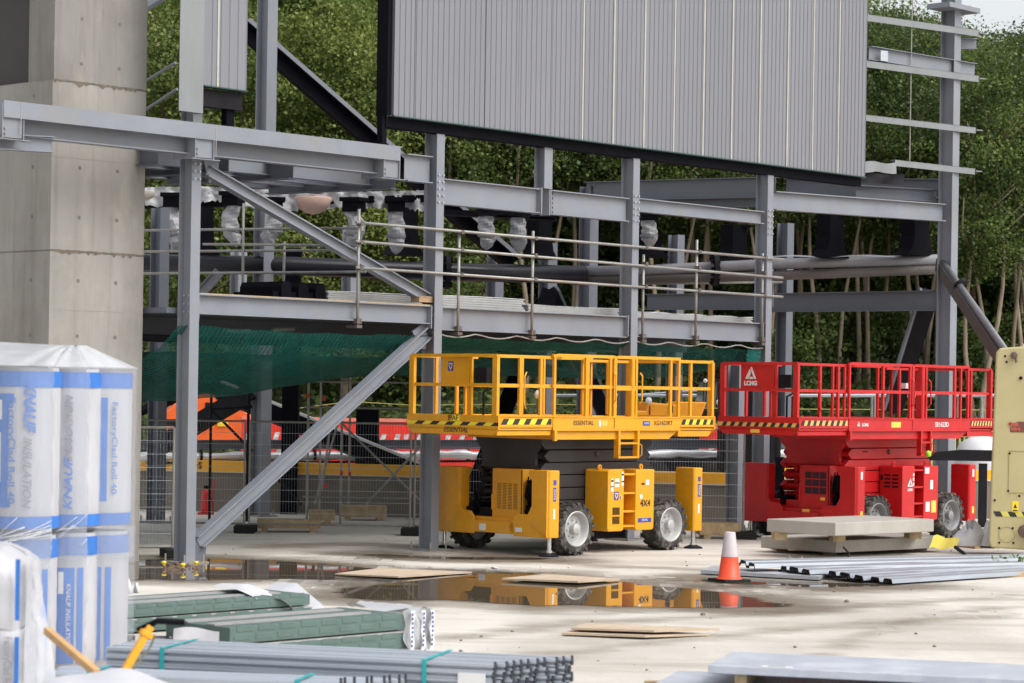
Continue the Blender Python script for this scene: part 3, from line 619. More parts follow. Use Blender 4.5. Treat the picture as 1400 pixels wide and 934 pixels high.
for i, (x, y0, y1, d, lab) in enumerate(WR):
    a, b_ = A(x, y0, d), A(x, y1, d); H_ = a.z-b_.z; t = thing('wrapped_ride_unit', lab, 'ride unit', b_, rnd.uniform(-.5, .5), 'wrapped units hanging from the ride')
    def lump(u, v, sd=i):
        th = u*2*math.pi; z = H_*v; rr = .155*(min(1, v*3.2+.12)**.6)*(1-.18*max(0, v-.6))*(1+.10*math.sin(3*th+sd*2+v*9)+.09*math.sin(v*23+sd+th*2))*(1 if v > .05 else .3)
        off = .08*math.sin(v*5+sd*1.7) if sd < 4 else .02*math.sin(v*5)
        return Vector((math.cos(th)*rr*1.05+off, math.sin(th)*rr, z))
    MB().grid(16, 14, lump).build('wrapped_body', mat('grey white wrap', (.34, .34, .355), .5, 0, .12, 9, .4, 12), t, False)
    MB().bx(-.17, .17, -.17, .17, H_, H_+.22).bx(-.22, .22, -.2, .2, H_+.2, H_+.28).build('bracket', black, t)
    MB().lathe([(.15, -.02), (.19, -.02), (.19, .03), (.15, .03)], (0, 0, H_*.42), (0, 0, 1), 14).build('strap', bandm, t)
# ================================================================ SITE WALL, PIPE RUN, FENCE PANELS
def wallseg(name, x0, d0, x1, d1, lab, words):
    p, q = A(x0, 600, d0), A(x1, 600, d1); p.z = q.z = 0; L = (q-p).length; t = thing(name, lab, 'wall', p, math.atan2((q-p).y, (q-p).x), 'low concrete walls with yellow capping')
    MB().bx(0, L, 0, .5, 0, .82).build('barrier_body', conc3, t)
    MB().bx(0, L, -.02, .4, .85, 1.06).build('capping', orangey, t)
    MB().bx(0, L, -.03, .42, .82, .85).build('ledge', mat('pale ledge', (.55, .47, .33), .7), t)
    k = MB(); n = int(L/2.5)
    for i in range(1, n): k.bx(L*i/n-.012, L*i/n+.012, -.004, .1, 0, .81)
    if n > 1: k.build('joint', holem, t)
    for s_, wd in words: text(wd, .19, (s_, -.025, .955), (1, 0, 0), (0, 0, 1), inkb, t, bold=.006)
    return t, L
w1, L1 = wallseg('site_wall', 60, 51.5, 1002, 47.6, 'low muddy concrete wall with a yellow capping strip behind the yellow scissor lift', [(3.55, 'J·S'), (5.6, 'J·SPE'), (12.5, 'J·SPE')])
w2, L2 = wallseg('site_wall', 1015, 51.5, 1500, 53, 'low concrete wall with yellow capping behind the red scissor lift', [(.85, 'J·S'), (4.45, 'S P'), (6.3, 'J·SPE')])
pr = thing('insulated_pipe_run', 'long silver foil wrapped pipe under a grey steel rail running behind the ground floor', 'pipe', A(600, 700, 52.5))
pts = [A(185, 625, 50.6), A(420, 624, 51.5), A(600, 622, 52), A(760, 621.5, 52.6), A(900, 621, 53.4), A(1100, 619.5, 54.2)]
pp = []
for i in range(len(pts)-1):
    for k in range(14): q = pts[i].lerp(pts[i+1], k/14); pp.append(q+Vector((0, 0, .012*math.sin(len(pp)*.9)+.008*math.sin(len(pp)*2.3))))
MB().path(pp, .1, 12, [.095+.012*math.sin(i*1.7)+.006*math.sin(i*4.1) for i in range(len(pp))]).build('pipe', mat('silver foil wrap', (.72, .73, .76), .3, .35, .06, 8), pr, True, world=True)
MB().isec(A(185, 608, 50.8), A(1100, 607, 54.4), .2, .15).build('rail_beam', steel2, pr, world=True)
k = MB()
for x in (275, 335, 430, 540, 580, 640, 975, 1002, 1062): p = A(x, 622, 50.5+(x-185)*.0042); k.lathe([(.115, -.03), (.125, 0), (.115, .03)], p, (1, .25, 0), 14)
k.build('pipe_clip', black2, pr, world=True)
k = MB()
for x in (260, 470, 660, 850, 1040): p = A(x, 600, 50.9+(x-185)*.0039); k.bx(p.x-.05, p.x+.05, p.y-.05, p.y+.05, 0, 1.05)
k.build('stand', black2, pr, world=True)
k = MB().bar(A(200, 633, 50.6), A(1100, 628, 54.2), .08, .05).build('tray', black2, pr, world=True)
# temporary mesh fence panels
HX = [(75, 335, 43.4, 'wire mesh fence panel standing right behind the first steel column'), (342, 562, 43.4, 'wire mesh fence panel crossed by the ground floor raking brace'), (568, 790, 43.6, 'wire mesh fence panel behind the left half of the yellow lift'), (797, 1018, 43.9, 'wire mesh fence panel between the yellow lift and the red lift')]
def fence(name, p, q, lab, ht=2.0, group='temporary mesh fence panels'):
    L = (q-p).length; t = thing(name, lab, 'fence', p, math.atan2((q-p).y, (q-p).x), group)
    k = MB()
    for a, b_ in (((0, 0, .14), (0, 0, ht)), ((L, 0, .14), (L, 0, ht)), ((0, 0, .16), (L, 0, .16)), ((0, 0, ht), (L, 0, ht))): k.tube(a, b_, .02, 6)
    k.build('frame', galvd, t)
    k = MB(); n = int(L/.05)
    for i in range(1, n): k.add([(L*i/n-.001, 0, .16), (L*i/n+.001, 0, .16), (L*i/n+.001, 0, ht), (L*i/n-.001, 0, ht)], [(0, 1, 2, 3)])
    for i in range(1, 9): z = .16+(ht-.16)*i/9; k.bx(0, L, -.002, .002, z-.003, z+.003)
    k.build('wire_mesh', galv, t)
    k = MB(); k.bx(L-.15, L+.22, -.3, .3, 0, .14); k.build('foot_block', rub2, t, bevel=.02)
    return t
for x0, x1, d, lab in HX:
    p, q = A(x0, 600, d), A(x1, 600, d); p.z = q.z = 0; fence('mesh_fence_panel', p, q, lab)
p, q = A(150, 600, 36.6), A(238, 600, 36.9); p.z = q.z = 0; fence('mesh_fence_panel', p, q, 'short end of a mesh fence panel between the concrete pillar and the first column', 1.98)
# red plastic barriers beyond the wall
def barrier(x, d, lab, wd=2.0):
    p = A(x, 600, d); p.z = .05; t = thing('red_barrier', lab, 'barrier', p, R(8)+rnd.uniform(-.05, .05), 'red plastic barriers behind the wall')
    k = MB().bx(0, wd, -.03, .03, .95, 1.86).bx(0, wd, -.12, .12, .0, .95)
    for i in range(5): k.bx(wd*i/5+.1, wd*i/5+.3, -.14, .14, .3, .36)
    k.build('barrier_panel', redb, t, bevel=.02)
    MB().bx(0, wd, -.05, .05, 1.79, 1.87).build('top_rail', mat('faded red rail', (.78, .22, .16), .5), t)
    k = MB()
    for i in range(6): a = wd*(i+.15)/6; k.prism([(0, 0), (.12, 0), (.2, .26), (.08, .26)], (a, -.036, 1.24), (1, 0, 0), (0, 0, 1), (0, -.006, 0))
    k.build('white_marking', mat('white black marking', (.6, .58, .58), .6, 0, .6, 14), t)
for i, (x, d) in enumerate([(330, 57.5), (437, 57), (545, 57.3), (652, 57.5), (890, 57), (985, 57.4), (1335, 56)]):
    barrier(x, d, ['red barrier section just left of the black box column', 'red barrier section right of the black box column', 'red barrier section with white markings left of the yellow lift', 'red barrier section hidden behind the yellow lift platform', 'red barrier section seen under the right end of the yellow platform', 'red barrier section seen between the two lifts', 'red barrier section beside the cream machine'][i])
t = thing('pedestrian_barrier', 'yellowish pedestrian barrier of close upright bars behind the red lift', 'barrier', A(1250, 640, 56)*1)
t.location.z = 0
k = MB()
for i in range(46): x = 1060+i*6.3; p = A(x, 595, 56); k.tube((p.x, p.y, .75), (p.x, p.y, 1.75), .022, 5)
k.build('upright_bars', mat('yellow bars', (.55, .48, .2), .6), t, world=True)
k = MB()
for z in (.75, 1.75): a, b_ = A(1058, 595, 56), A(1350, 595, 56); a.z = b_.z = z; k.tube(a, b_, .035, 6)
k.build('frame', mat('yellow bars', (.6, .52, .2), .6), t, world=True)
# white handrail on posts behind
t = thing('white_handrail', 'pale tube handrail on posts standing in front of the wood', 'handrail', A(1000, 560, 59)); t.location.z = 1.5
k = MB(); k.tube(A(760, 541, 59), A(1380, 541, 59), .045, 6); k.tube(A(860, 541, 59), A(1010, 530, 59), .03, 6); k.build('rail', galv, t, world=True)
k = MB()
for x in (800, 838, 1008, 1192, 1196, 1310, 1342): p = A(x, 541, 59); k.tube(p, p-Vector((0, 0, .9)), .035, 6)
k.build('posts', galvd, t, world=True)
t = thing('rope_line', 'yellow rope strung along the undergrowth at the edge of the wood', 'rope', A(700, 560, 60))
MB().path([A(395, 560, 60), A(480, 549, 60), A(560, 554, 60), A(760, 553, 60), A(1000, 559, 60), A(1400, 561, 60)], .011, 5).build('rope', mat('faded rope', (.42, .36, .10), .7), t, world=True)
t['category'] = 'rope'
# scaffold mobile tower parts behind the raking brace
t = thing('scaffold_tower', 'bare scaffold tower of thin tubes with red clips behind the raking brace', 'scaffold', A(440, 712, 47)); t.location.z = 0
k = MB()
for x, d in ((421, 46.5), (438, 48), (467, 46.6), (478, 48.1)): p = A(x, 600, d); k.tube((p.x, p.y, 0), (p.x, p.y, 3.3), .024, 6)
k.build('uprights', galvd, t, world=True)
k = MB()
for z, dx in ((2.75, 0), (2.25, 0), (.52, 0)):
    a, b_ = A(415, 600, 46.5), A(560, 600, 46.6); a.z = b_.z = z; k.tube(a, b_, .022, 6)
k.tube(A(468, 580, 46.5), A(580, 690, 46.5), .024, 6).tube(A(580, 605, 46.8), A(500, 690, 46.8), .024, 6).tube(A(463, 575, 46.9), A(430, 690, 46.9), .022, 6).tube(A(452, 580, 46.7), A(440, 670, 46.7), .022, 6)
k.build('braces', galvd, t, world=True)
k = MB()
for x, y in ((421, 541), (443, 545), (467, 647), (478, 648), (445, 664), (561, 676)): p = A(x, y, 46.45); k.bx(p.x-.03, p.x+.03, p.y-.03, p.y+.03, p.z-.04, p.z+.04)
k.build('red_clips', mat('red clip', (.6, .04, .03), .5), t, world=True)
t = thing('scaffold_tower', 'slim dark tubular tower frame beside the fire extinguisher', 'scaffold', A(300, 705, 47)); t.location.z = 0
k = MB()
for x in (288, 339): p = A(x, 600, 47); k.tube((p.x, p.y, 0), (p.x, p.y, 2.6), .03, 6)
k.tube(A(290, 559, 47), A(345, 556, 47), .03, 6).tube(A(291, 562, 47), A(345, 617, 47), .03, 6).tube(A(380, 655, 47), A(412, 690, 47), .03, 6)
k.build('tube_frame', black2, t, world=True)
# fire extinguisher on its stand
p = G(281, 703.5); t = thing('fire_extinguisher', 'red fire extinguisher on a stand in front of the low wall', 'fire extinguisher', p)
MB().lathe([(.0, .04), (.095, .04), (.1, .1), (.1, .42), (.07, .5), (.03, .53), (0, .53)], (0, 0, 0), n=14).build('cylinder', red, t, True)
MB().bx(-.04, .05, -.03, .03, .53, .59).tube((.03, 0, .57), (.12, -.03, .3), .012, 6).build('valve', black, t)
MB().bx(-.15, .15, -.14, .14, 0, .04).tube((.14, .1, 0), (.14, .1, .7), .02, 6).build('stand', red, t)
# timber blocks under the steelwork
for (x, y, wx, wy, h, lab) in ((395, 727, 1.15, .5, .16, 'timber sleeper base under the black box column'), (497, 711, .9, .5, .22, 'brown timber block behind the fence under the broad black column'), (981, 736, .75, .5, .22, 'brown timber crate on the slab left of the red lift'), (440, 716, .5, .4, .2, 'short timber block beside the scaffold tower')):
    p = G(x, y); t = thing('timber_block', lab, 'timber', p, .1, 'timber blocks under the structure')
    MB().bx(-wx/2, wx/2, -wy/2, wy/2, .07, h+.07).build('timber', timm, t, bevel=.01)
    MB().bx(-wx/2+.08, -wx/2+.2, -wy/2, wy/2, 0, .07).bx(wx/2-.2, wx/2-.08, -wy/2, wy/2, 0, .07).build('bearer', timm, t)
p = G(560, 733)
# ================================================================ MACHINES BEYOND THE WALL
p = A(272, 600, 58); p.z = 0; t = thing('orange_excavator', 'orange excavator with black boom parked beyond the wall on the left', 'excavator', p, R(10))
def oz(y, d=58, x=272): return A(x, y, d).z
pts = [(-1.0, oz(612)), (-1.0, oz(572)), (-.6, oz(552)), (.1, oz(538)), (.75, oz(541)), (.95, oz(556)), (1.6, oz(580)), (1.6, oz(612))]
MB().prism(pts, (0, -.7, 0), (1, 0, 0), (0, 0, 1), (0, 1.6, 0)).build('engine_housing', orange, t, bevel=.06)
MB().bx(.1, .5, -.72, -.70, oz(562), oz(550)).bx(-.95, -.3, -.72, -.7, oz(582), oz(574)).build('vent', black2, t)
MB().bx(.15, .3, -.73, -.7, oz(583), oz(573)).bx(.4, .65, -.73, -.7, oz(582), oz(574)).build('sticker', yel2, t)
MB().bx(1.0, 1.75, -.5, .6, oz(586), oz(553)).build('battery_box', mat('tan box', (.62, .46, .22), .6), t)
MB().bx(-1.2, 2.2, -1.0, -.5, .25, .95).bx(-1.2, 2.2, .4, .9, .25, .95).build('track', black2, t, bevel=.15)
MB().lathe([(0, .0), (.55, 0), (.55, .3), (0, .3)], (2.2, -1.1, .75), (0, 1, 0), 20).build('wheel', mat('dusty wheel', (.30, .27, .23), .9, 0, .4, 5), t, True)
MB().path([(-1.4, 0, 2.0), (-.6, 0, 2.3), (.6, 0, 2.9)], .12, 8).build('boom', black, t)
p = A(915, 600, 57); p.z = 0; t = thing('orange_dumper', 'orange site dumper with a barred cab seen through the yellow lift rails', 'dumper', p, R(5))
def dz(y): return A(915, y, 57).z
pts = [(-.95, dz(575)), (-.95, dz(562)), (-.68, dz(562)), (-.66, dz(550)), (0, dz(553)), (.05, dz(549)), (.75, dz(549)), (.6, dz(573)), (.2, dz(580))]
MB().prism(pts, (0, -.8, 0), (1, 0, 0), (0, 0, 1), (0, 1.6, 0)).build('skip', mat('orange skip', (.85, .33, .015), .5, 0, .1, 5), t, bevel=.03)
MB().bx(-.6, -.58, -.82, -.8, dz(573), dz(555)).bx(-.15, -.05, -.82, -.8, dz(564), dz(553)).bx(-1, .6, -.7, .7, .6, dz(578)).build('dark_parts', black2, t)
MB().lathe([(.0, .05), (.07, .03), (.08, 0)], (-.62, -.8, dz(548)), (0, -1, 0), 12).build('headlight', white, t)
for sx in (-.7, .9): MB().lathe([(0, .2), (.55, .2), (.6, .1), (.6, -.2), (0, -.2)], (sx, -.85, .6), (0, 1, 0), 20).build('wheel', rub2, t, True)
cb = MB().bx(.64, 1.22, -.55, .55, dz(573), dz(558)); cb.build('bonnet', black2, t, bevel=.06)
MB().prism([(.66, dz(556)), (1.2, dz(556)), (1.16, dz(520)), (.78, dz(520))], (0, -.5, 0), (1, 0, 0), (0, 0, 1), (0, 1, 0)).build('cab_glass', mat('pale glass', (.20, .27, .28), .15), t)
k = MB()
for i in range(8): x0 = .70+.065*i; k.tube((x0, -.52, dz(556)), (x0+.03, -.52, dz(521)), .012, 5)
k.bx(.74, 1.2, -.55, .55, dz(521), dz(517)); k.build('cab_guard', black2, t)
MB().lathe([(.04, 0), (.05, .03), (.01, .05)], (.74, -.56, dz(520)), (0, -1, 0), 10).build('headlight', white, t)
MB().lathe([(.07, 0), (.08, .03), (.01, .07)], (1.08, -.56, dz(549)), (0, -1, 0), 10).build('headlight', white, t)
p = A(1012, 600, 52); p.z = 0; t = thing('dark_telehandler', 'dark machine with orange beacons half hidden behind the red lift end panel', 'telehandler', p, 0)
MB().bx(-.4, .75, 0, 1.2, .9, 2.9).bx(-.3, .4, 0, 1.2, 2.9, 3.25).bx(.5, .9, .1, .6, 1.2, 2.6).build('cab', black2, t, bevel=.08)
MB().bx(-.3, -.1, -.06, 0, 2.78, 2.84).build('beacon', mat('amber lens', (.9, .35, .02), .4), t)
MB().bx(-.2, .15, -.02, .1, 3.25, 3.28).build('roof_edge', galvd, t)
for sx in (-.2, 1.0): MB().lathe([(0, .2), (.45, .2), (.5, .1), (.5, -.2), (0, -.2)], (sx, .2, .5), (0, 1, 0), 18).build('wheel', rub2, t, True)
p = A(1342, 622, 54.5); t = thing('bulk_bag', 'rounded white bulk bag beyond the black beam beside the cream machine', 'bag', Vector((p.x, p.y, 0)))
MB().lathe([(.0, 0), (.55, .0), (.62, .4), (.62, 1.3), (.5, 1.6), (.25, 1.75), (0, 1.78)], (0, 0, 0), n=18).build('bag', white, t, True)
t = thing('black_beam', 'black tapered steel member lying level beyond the right end of the red lift', 'beam', A(1310, 622, 49)); 
MB().prism([(-1.3, -.12), (.9, -.12), (.9, .1), (.1, .1), (-.5, .04), (-1.3, .04)], A(1310, 622, 49), (1, 0, 0), (0, 0, 1), (0, .3, 0)).build('member', black2, t, world=True)
q = A(1290, 640, 49); MB().bx(q.x-.9, q.x-.75, q.y+.05, q.y+.2, 0, q.z+.1).bx(q.x+.75, q.x+.9, q.y+.05, q.y+.2, 0, q.z+.1).build('stand', black2, t, world=True)
p = A(860, 600, 56.5)
# ================================================================ SCISSOR LIFTS
# local frame: x along the long side, y back from the near side, z up
def tyre_mesh(R_=.43, Wd=.33):
    """lugged tyre, axis along y, outer face at y=0"""
    k = MB(); k.lathe([(R_*.66, .0), (R_*.70, -.012), (R_*.86, -.005), (R_*.955, .03), (R_*.96, Wd-.03), (R_*.86, Wd), (R_*.66, Wd)], (0, 0, 0), (0, 1, 0), 32)
    n = 18
    for i in range(n):
        for half in (0, 1):
            a0 = 2*math.pi*(i+half*.5)/n; y0, y1 = (-.012, Wd*.5) if half == 0 else (Wd+.012, Wd*.5); a1 = a0+.22; dw = .12
            def P(a, y, r): return (math.cos(a)*r, y, math.sin(a)*r)
            r0, r1 = R_*.93, R_
            vs = [P(a0, y0, r0), P(a0+dw*1.2, y0, r0), P(a1+dw, y1, r0), P(a1, y1, r0), P(a0, y0, r1*.985), P(a0+dw*1.2, y0, r1*.985), P(a1+dw, y1, r1), P(a1, y1, r1)]
            fs = [(0, 3, 2, 1), (4, 5, 6, 7), (0, 1, 5, 4), (1, 2, 6, 5), (2, 3, 7, 6), (3, 0, 4, 7)]
            if half: fs = [f[::-1] for f in fs]
            k.add(vs, fs)
            ys = 0 if half == 0 else Wd
            e = -.014 if half == 0 else .014
            vs = [P(a0, ys, r1*.98), P(a0+dw*1.2, ys, r1*.98), P(a0+dw*.9, ys, R_*.80), P(a0+.03, ys, R_*.80)]
            vs += [(v[0], v[1]+e, v[2]) for v in vs]
            f2 = [(4, 5, 6, 7), (0, 4, 7, 3), (1, 2, 6, 5), (2, 3, 7, 6), (0, 1, 5, 4)]
            if half == 0: f2 = [f[::-1] for f in f2]
            k.add(vs, f2)
    return k
def rim_mesh(R_=.43, Wd=.33):
    k = MB(); k.lathe([(R_*.69, .0), (R_*.64, -.012), (R_*.60, .0), (R_*.56, .06), (R_*.5, .10), (R_*.2, .085), (R_*.19, .0), (R_*.12, -.015), (0, -.018)], (0, 0, 0), (0, 1, 0), 28)
    k.lathe([(R_*.69, Wd-.05), (.0, Wd-.06)], (0, 0, 0), (0, 1, 0), 20)
    for i in range(8): a = i*math.pi/4; c = Vector((math.cos(a)*R_*.33, .085, math.sin(a)*R_*.33)); k.tube(c, c-Vector((0, .03, 0)), .014, 6)
    return k
def lift(root, P):
    body, arm, rimm = P['body'], P['arm'], P['rim']; ms, me_ = P['main']; e0, e1 = P['ext']; Wp = P['pw']; Wc = 2.55
    B = lambda k, name, m=None, par=None, **kw: k.build(name, m or body, par or root, **kw)
    # wheels
    tm = rm = None
    for x, y, flip in ((0, .0, 0), (2.37, .0, 0), (0, Wc-.05, 1), (2.37, Wc-.05, 1)):
        wh = bpy.data.objects.new('wheel', None); C.objects.link(wh); wh.parent = root; wh.location = (x, y, .43); wh.rotation_euler = (0, rnd.uniform(0, 3), math.pi if flip else 0); wh.empty_display_size = .1
        if tm is None:
            t_ = tyre_mesh().build('tyre', rubber, wh); r_ = rim_mesh().build('rim', rimm, wh, 'auto'); tm, rm = t_, r_
        else:
            for src in (tm, rm): c = src.copy(); C.objects.link(c); c.parent = wh
    # chassis and axles
    k = MB().bx(-.5, 3.0, .5, 2.05, .42, .72).bx(-.15, .15, .33, 2.2, .34, .52).bx(2.22, 2.52, .33, 2.2, .34, .52); B(k, 'chassis', black2 if P['kind'] else body)
    k = MB().bx(.6, 1.9, .6, 1.95, .2, .42); B(k, 'under_tray', black2)
    # outrigger boxes and end frame
    def obox(x0, x1, y0, y1):
        k = MB(); c = .03; k.prism([(x0, y0+c), (x0+c, y0), (x1-c*.3, y0), (x1, y0+c), (x1, y1), (x0, y1)], (0, 0, .30), (1, 0, 0), (0, 1, 0), (0, 0, 1.07)); return k
    bxs = [(-.67, -.42, 0, .36), (-.67, -.42, 1.99, Wc), (2.98, 3.2, 0, .42), (2.98, 3.2, 1.99, Wc)]
    for b_ in bxs:
        o = B(obox(*b_), 'outrigger_box', bevel=.012)
        cx, cy = (b_[0]+b_[1])/2, (b_[2]+b_[3])/2
        cy = b_[2]+.1 if b_[2] < 1 else b_[3]-.1
        lg = MB().tube((cx, cy, .05), (cx, cy, .32), .038, 12).tube((cx, cy, .02), (cx, cy, .1), .055, 12); lo = B(lg, 'outrigger_leg', chrome)
        MB().lathe([(.0, .07), (.06, .06), (.16, .02), (.16, 0), (0, 0)], (cx, cy, 0), n=16).build('foot_pad', black2, lo)
    k = MB()
    k.prism([(0, .30), (.74, .30), (.86, .44), (.74, .62), (.66, .66), (.44, .66), (.36, .8), (.36, 1.2), (.43, 1.28), (.43, 1.37), (0.03, 1.37), (0.03, .30)], (-.69, 0, 0), (0, 1, 0), (0, 0, 1), (.03, 0, 0))
    k.prism([(Wc, .30), (1.62, .30), (1.62, .56), (1.70, .66), (1.9, .68), (1.99, .78), (1.99, 1.37), (Wc, 1.37)], (-.69, 0, 0), (0, 1, 0), (0, 0, 1), (.03, 0, 0))
    k.bx(-.63, -.5, .6, 1.9, .33, .58).bx(-.69, -.66, .74, 1.62, .33, .52)
    B(k, 'end_frame', bevel=.008)
    k = MB().bx(-.5, -.47, .36, .43, .4, .6)
    for y in (.9, 1.1): k.tube((-.55, y, .42), (-.1, y+.2, .5), .03, 8)
    k.tube((-.45, .5, .9), (-.45, .5, 1.2), .14, 12).tube((-.5, .5, .7), (-.35, .62, .95), .09, 10).bx(-.55, -.3, .42, .62, .66, .8).tube((-.4, .75, .62), (-.4, 1.9, .62), .05, 8).tube((-.4, 1.75, .62), (-.4, 1.9, .95), .03, 6).bx(-.5, -.2, 1.68, 1.82, .62, .8)
    k.path([(-.5, .45, .66), (-.62, .5, .85), (-.55, .55, 1.1), (-.4, .6, 1.3)], .018, 6).path([(-.5, .5, .7), (-.6, .58, .95), (-.5, .6, 1.25)], .015, 6)
    B(k, 'hydraulics', black)
    # engine box with louvred door
    eb = B(MB().bx(-.55, .05, .68, 1.36, .46, 1.37), 'engine_box', bevel=.015)
    k = MB()
    if P['kind']:
        for cy_ in range(4):
            for r_ in range(17): k.bx(-.557, -.549, .80+cy_*.12, .88+cy_*.12, .72+r_*.025, .731+r_*.025)
    else:
        for cy_ in range(3):
            for r_ in range(3): k.bx(-.557, -.549, .76+cy_*.16, .90+cy_*.16, .85+r_*.14, .965+r_*.14)
    k.build('louvres', mat('louvre shade', tuple(.3*c for c in P['rgb']), .6) if P['kind'] else mat('dark grille', (.035, .008, .02), .6), eb)
    MB().bx(-.558, -.551, .70, .712, .5, 1.34).build('door_seam', black2, eb)
    MB().bx(-.575, -.549, 1.31, 1.35, .7, .95).build('handle', body, eb)
    # side cabinet with steps
    k = MB(); x0, x1 = .76, 1.93
    k.prism([(.76, 1.34), (.80, 1.37), (1.14, 1.37), (1.16, 1.33), (1.16, .40), (1.13, .36), (.79, .36), (.76, .40)], (0, .01, 0), (1, 0, 0), (0, 0, 1), (0, .5, 0))
    k.bx(1.16, 1.46, .26, .5, .36, 1.34)
    k.prism([(1.46, .40), (1.49, .36), (1.90, .36), (1.93, .40), (1.93, 1.36), (1.46, 1.36)], (0, .01, 0), (1, 0, 0), (0, 0, 1), (0, .5, 0))
    cab = B(k, 'side_cabinet', bevel=.012)
    k = MB()
    for z in (.42, .66, .96, 1.27): k.bx(1.16, 1.46, .03, .25, z, z+.03)
    k.build('step', body, cab)
    k = MB()
    if P['kind']:
        for i in range(7): k.bx(.88+i*.026, .893+i*.026, .003, .012, .63, .75).bx(.88+i*.026, .893+i*.026, .003, .012, .48, .60)
    else:
        for i in range(2):
            for j in range(4): k.bx(.752, .761, .10+i*.17, .23+i*.17, .97+j*.07, 1.0+j*.07)
    k.build('vent_slots', black2, cab)
    k = MB()
    for x in (.82, 1.86): k.lathe([(.02, -.012), (.045, -.012), (.045, .012), (.02, .012)], (x, .25, 1.40), (0, 1, 0), 12)
    k.build('lifting_eye', body, cab)
    if not P['kind']:
        k = MB()
        for z in (.55, 1.1): k.bx(.75, .765, .44, .48, z, z+.1)
        k.build('hinge', black2, cab)
    # scissor stack
    xs, xe = -.3, 2.5
    for y0, y1 in ((.52, .64), (1.86, 1.98)):
        for i in range(6):
            z = .66+i*.205; a = 0 if i % 2 else .07
            k = MB(); k.prism([(xs+a, z+.1), (xs+a+.12, z+.005), (xe-a-.1, z+.005), (xe-a, z+.1), (xe-a-.1, z+.195), (xs+a+.12, z+.195)], (0, y0+.012*(i % 2), 0), (1, 0, 0), (0, 0, 1), (0, y1-y0, 0))
            o = B(k, 'scissor_arm', arm, bevel=.008)
            if i % 2 == 0:
                kk = MB().lathe([(0, -.035), (.035, -.03), (.05, 0)], (1.05, y0, z+.13), (0, 1, 0), 12); kk.build('pivot_pin', mat('dull pin', (.09, .08, .07), .5, .4), o)
    k = MB()
    for i in range(6):
        z = .76+i*.205
        for x in (xs+.12, xe-.15, 1.05): k.tube((x, .6, z), (x, 1.9, z), .05, 10)
    k.tube((xs+.2, 1.25, .8), (1.6, 1.25, 1.7), .09, 10).bx(xs+.15, 2.3, .7, .8, .7, 1.82).bx(xs+.15, 2.3, 1.68, 1.78, .7, 1.82)
    B(k, 'cross_tubes', arm)
    # swept skirt under the deck seen at the end
    k = MB().prism([(.5, 1.86), (.66, 1.62), (.66, 1.42), (.56, 1.38), (1.94, 1.38), (1.84, 1.42), (1.84, 1.62), (2.0, 1.86)], (-.3, 0, 0), (0, 1, 0), (0, 0, 1), (.08, 0, 0)); B(k, 'arm_bracket', arm)
    # ------------------------------------------------ platform
    zf, zt = 2.03, 2.21
    k = MB().bx(ms, me_, .0, Wp, zf-.03, zf).bx(ms+.1, me_-.25, .04, .16, 1.86, 2.0).bx(ms+.1, me_-.25, Wp-.16, Wp-.04, 1.86, 2.0).bx(ms+.1, ms+.22, .16, Wp-.16, 1.86, 2.0)
    k.prism([(me_-.25, 1.86), (me_-.02, 1.99), (me_-.02, 2.0), (me_-.25, 2.0)], (0, .04, 0), (1, 0, 0), (0, 0, 1), (0, .12, 0))
    k.bx(ms+.02, ms+.08, -.02, .03, 1.84, 2.0)
    for y0 in (0, Wp-.03): k.bx(ms, me_, y0, y0+.03, zf, zt).bx(ms, me_, y0-.012, y0+.042, zt, zt+.022).bx(ms, me_, y0-.014, y0+.04, zf-.03, zf-.005)
    deck = B(k, 'platform_deck', bevel=.004)
    exts = []
    for a, b_, end in ((e0, ms-.005, e0), (me_+.005, e1, e1)):
        k = MB().bx(a, b_, .03, Wp-.03, zf-.02, zf+.005)
        xe_ = end; sg = 1 if end == a else -1
        xx = sorted((xe_, xe_+sg*.03)); k.prism([(.0, 2.24), (Wp, 2.24), (Wp, 2.02), (Wp-.12, 1.93), (.12, 1.93), (0, 2.02)], (xx[0], 0, 0), (0, 1, 0), (0, 0, 1), (xx[1]-xx[0], 0, 0))
        aa, bb = (xx[1], b_) if end == a else (a, xx[0])
        for y0 in (.01, Wp-.04): k.bx(aa, bb, y0, y0+.03, 2.06, 2.22)
        k.bx(aa, bb, -.005, .05, 2.22, 2.245)
        k.bx(aa, bb, .05, .14, 1.93, 2.0) if sg > 0 else k.prism([(aa, 1.90), (bb-.1, 1.90), (bb, 2.0), (aa, 2.0)], (0, .05, 0), (1, 0, 0), (0, 0, 1), (0, .1, 0))
        eo = B(k, 'platform_extension', bevel=.004); exts.append(eo)
        k = MB(); n = P['stripes']
        if sg > 0:
            q = Wp/n
            for i in range(2*n):
                x_ = Wp-Wp*(i+1)/(2*n); w_ = Wp/(2*n); z0, z1 = (2.075, 2.13) if P['kind'] else (2.07, 2.14)
                k.mi(i % 2); sl = w_*.5 if i else 0
                k.add([(xe_-.003, min(Wp, x_+w_+0), z0), (xe_-.003, x_, z0), (xe_-.003, max(0, x_-w_*.5), z1), (xe_-.003, min(Wp, x_+w_-w_*.5+(w_*.5 if i == 0 else 0)), z1)], [(0, 1, 2, 3)])
        L = bb-aa-.06; n2 = 9 if P['kind'] else 16
        for i in range(n2):
            k.mi((i+1) % 2); x_ = aa+.03+L*i/n2; w_ = L/n2; z0, z1 = 2.10, 2.19
            k.add([(x_, .006, z0), (x_+w_, .006, z0), (x_+w_*1.5 if i < n2-1 else x_+w_, .006, z1), (x_+w_*.5, .006, z1)], [(0, 1, 2, 3)])
        k.build('hazard_stripe', [P['haz'], inkb], eo)
    # rails
    ZT, ZM = 3.20, 2.71
    def rail(p, q, wd=.045, ht=.05): return MB().bar(p, q, wd, ht)
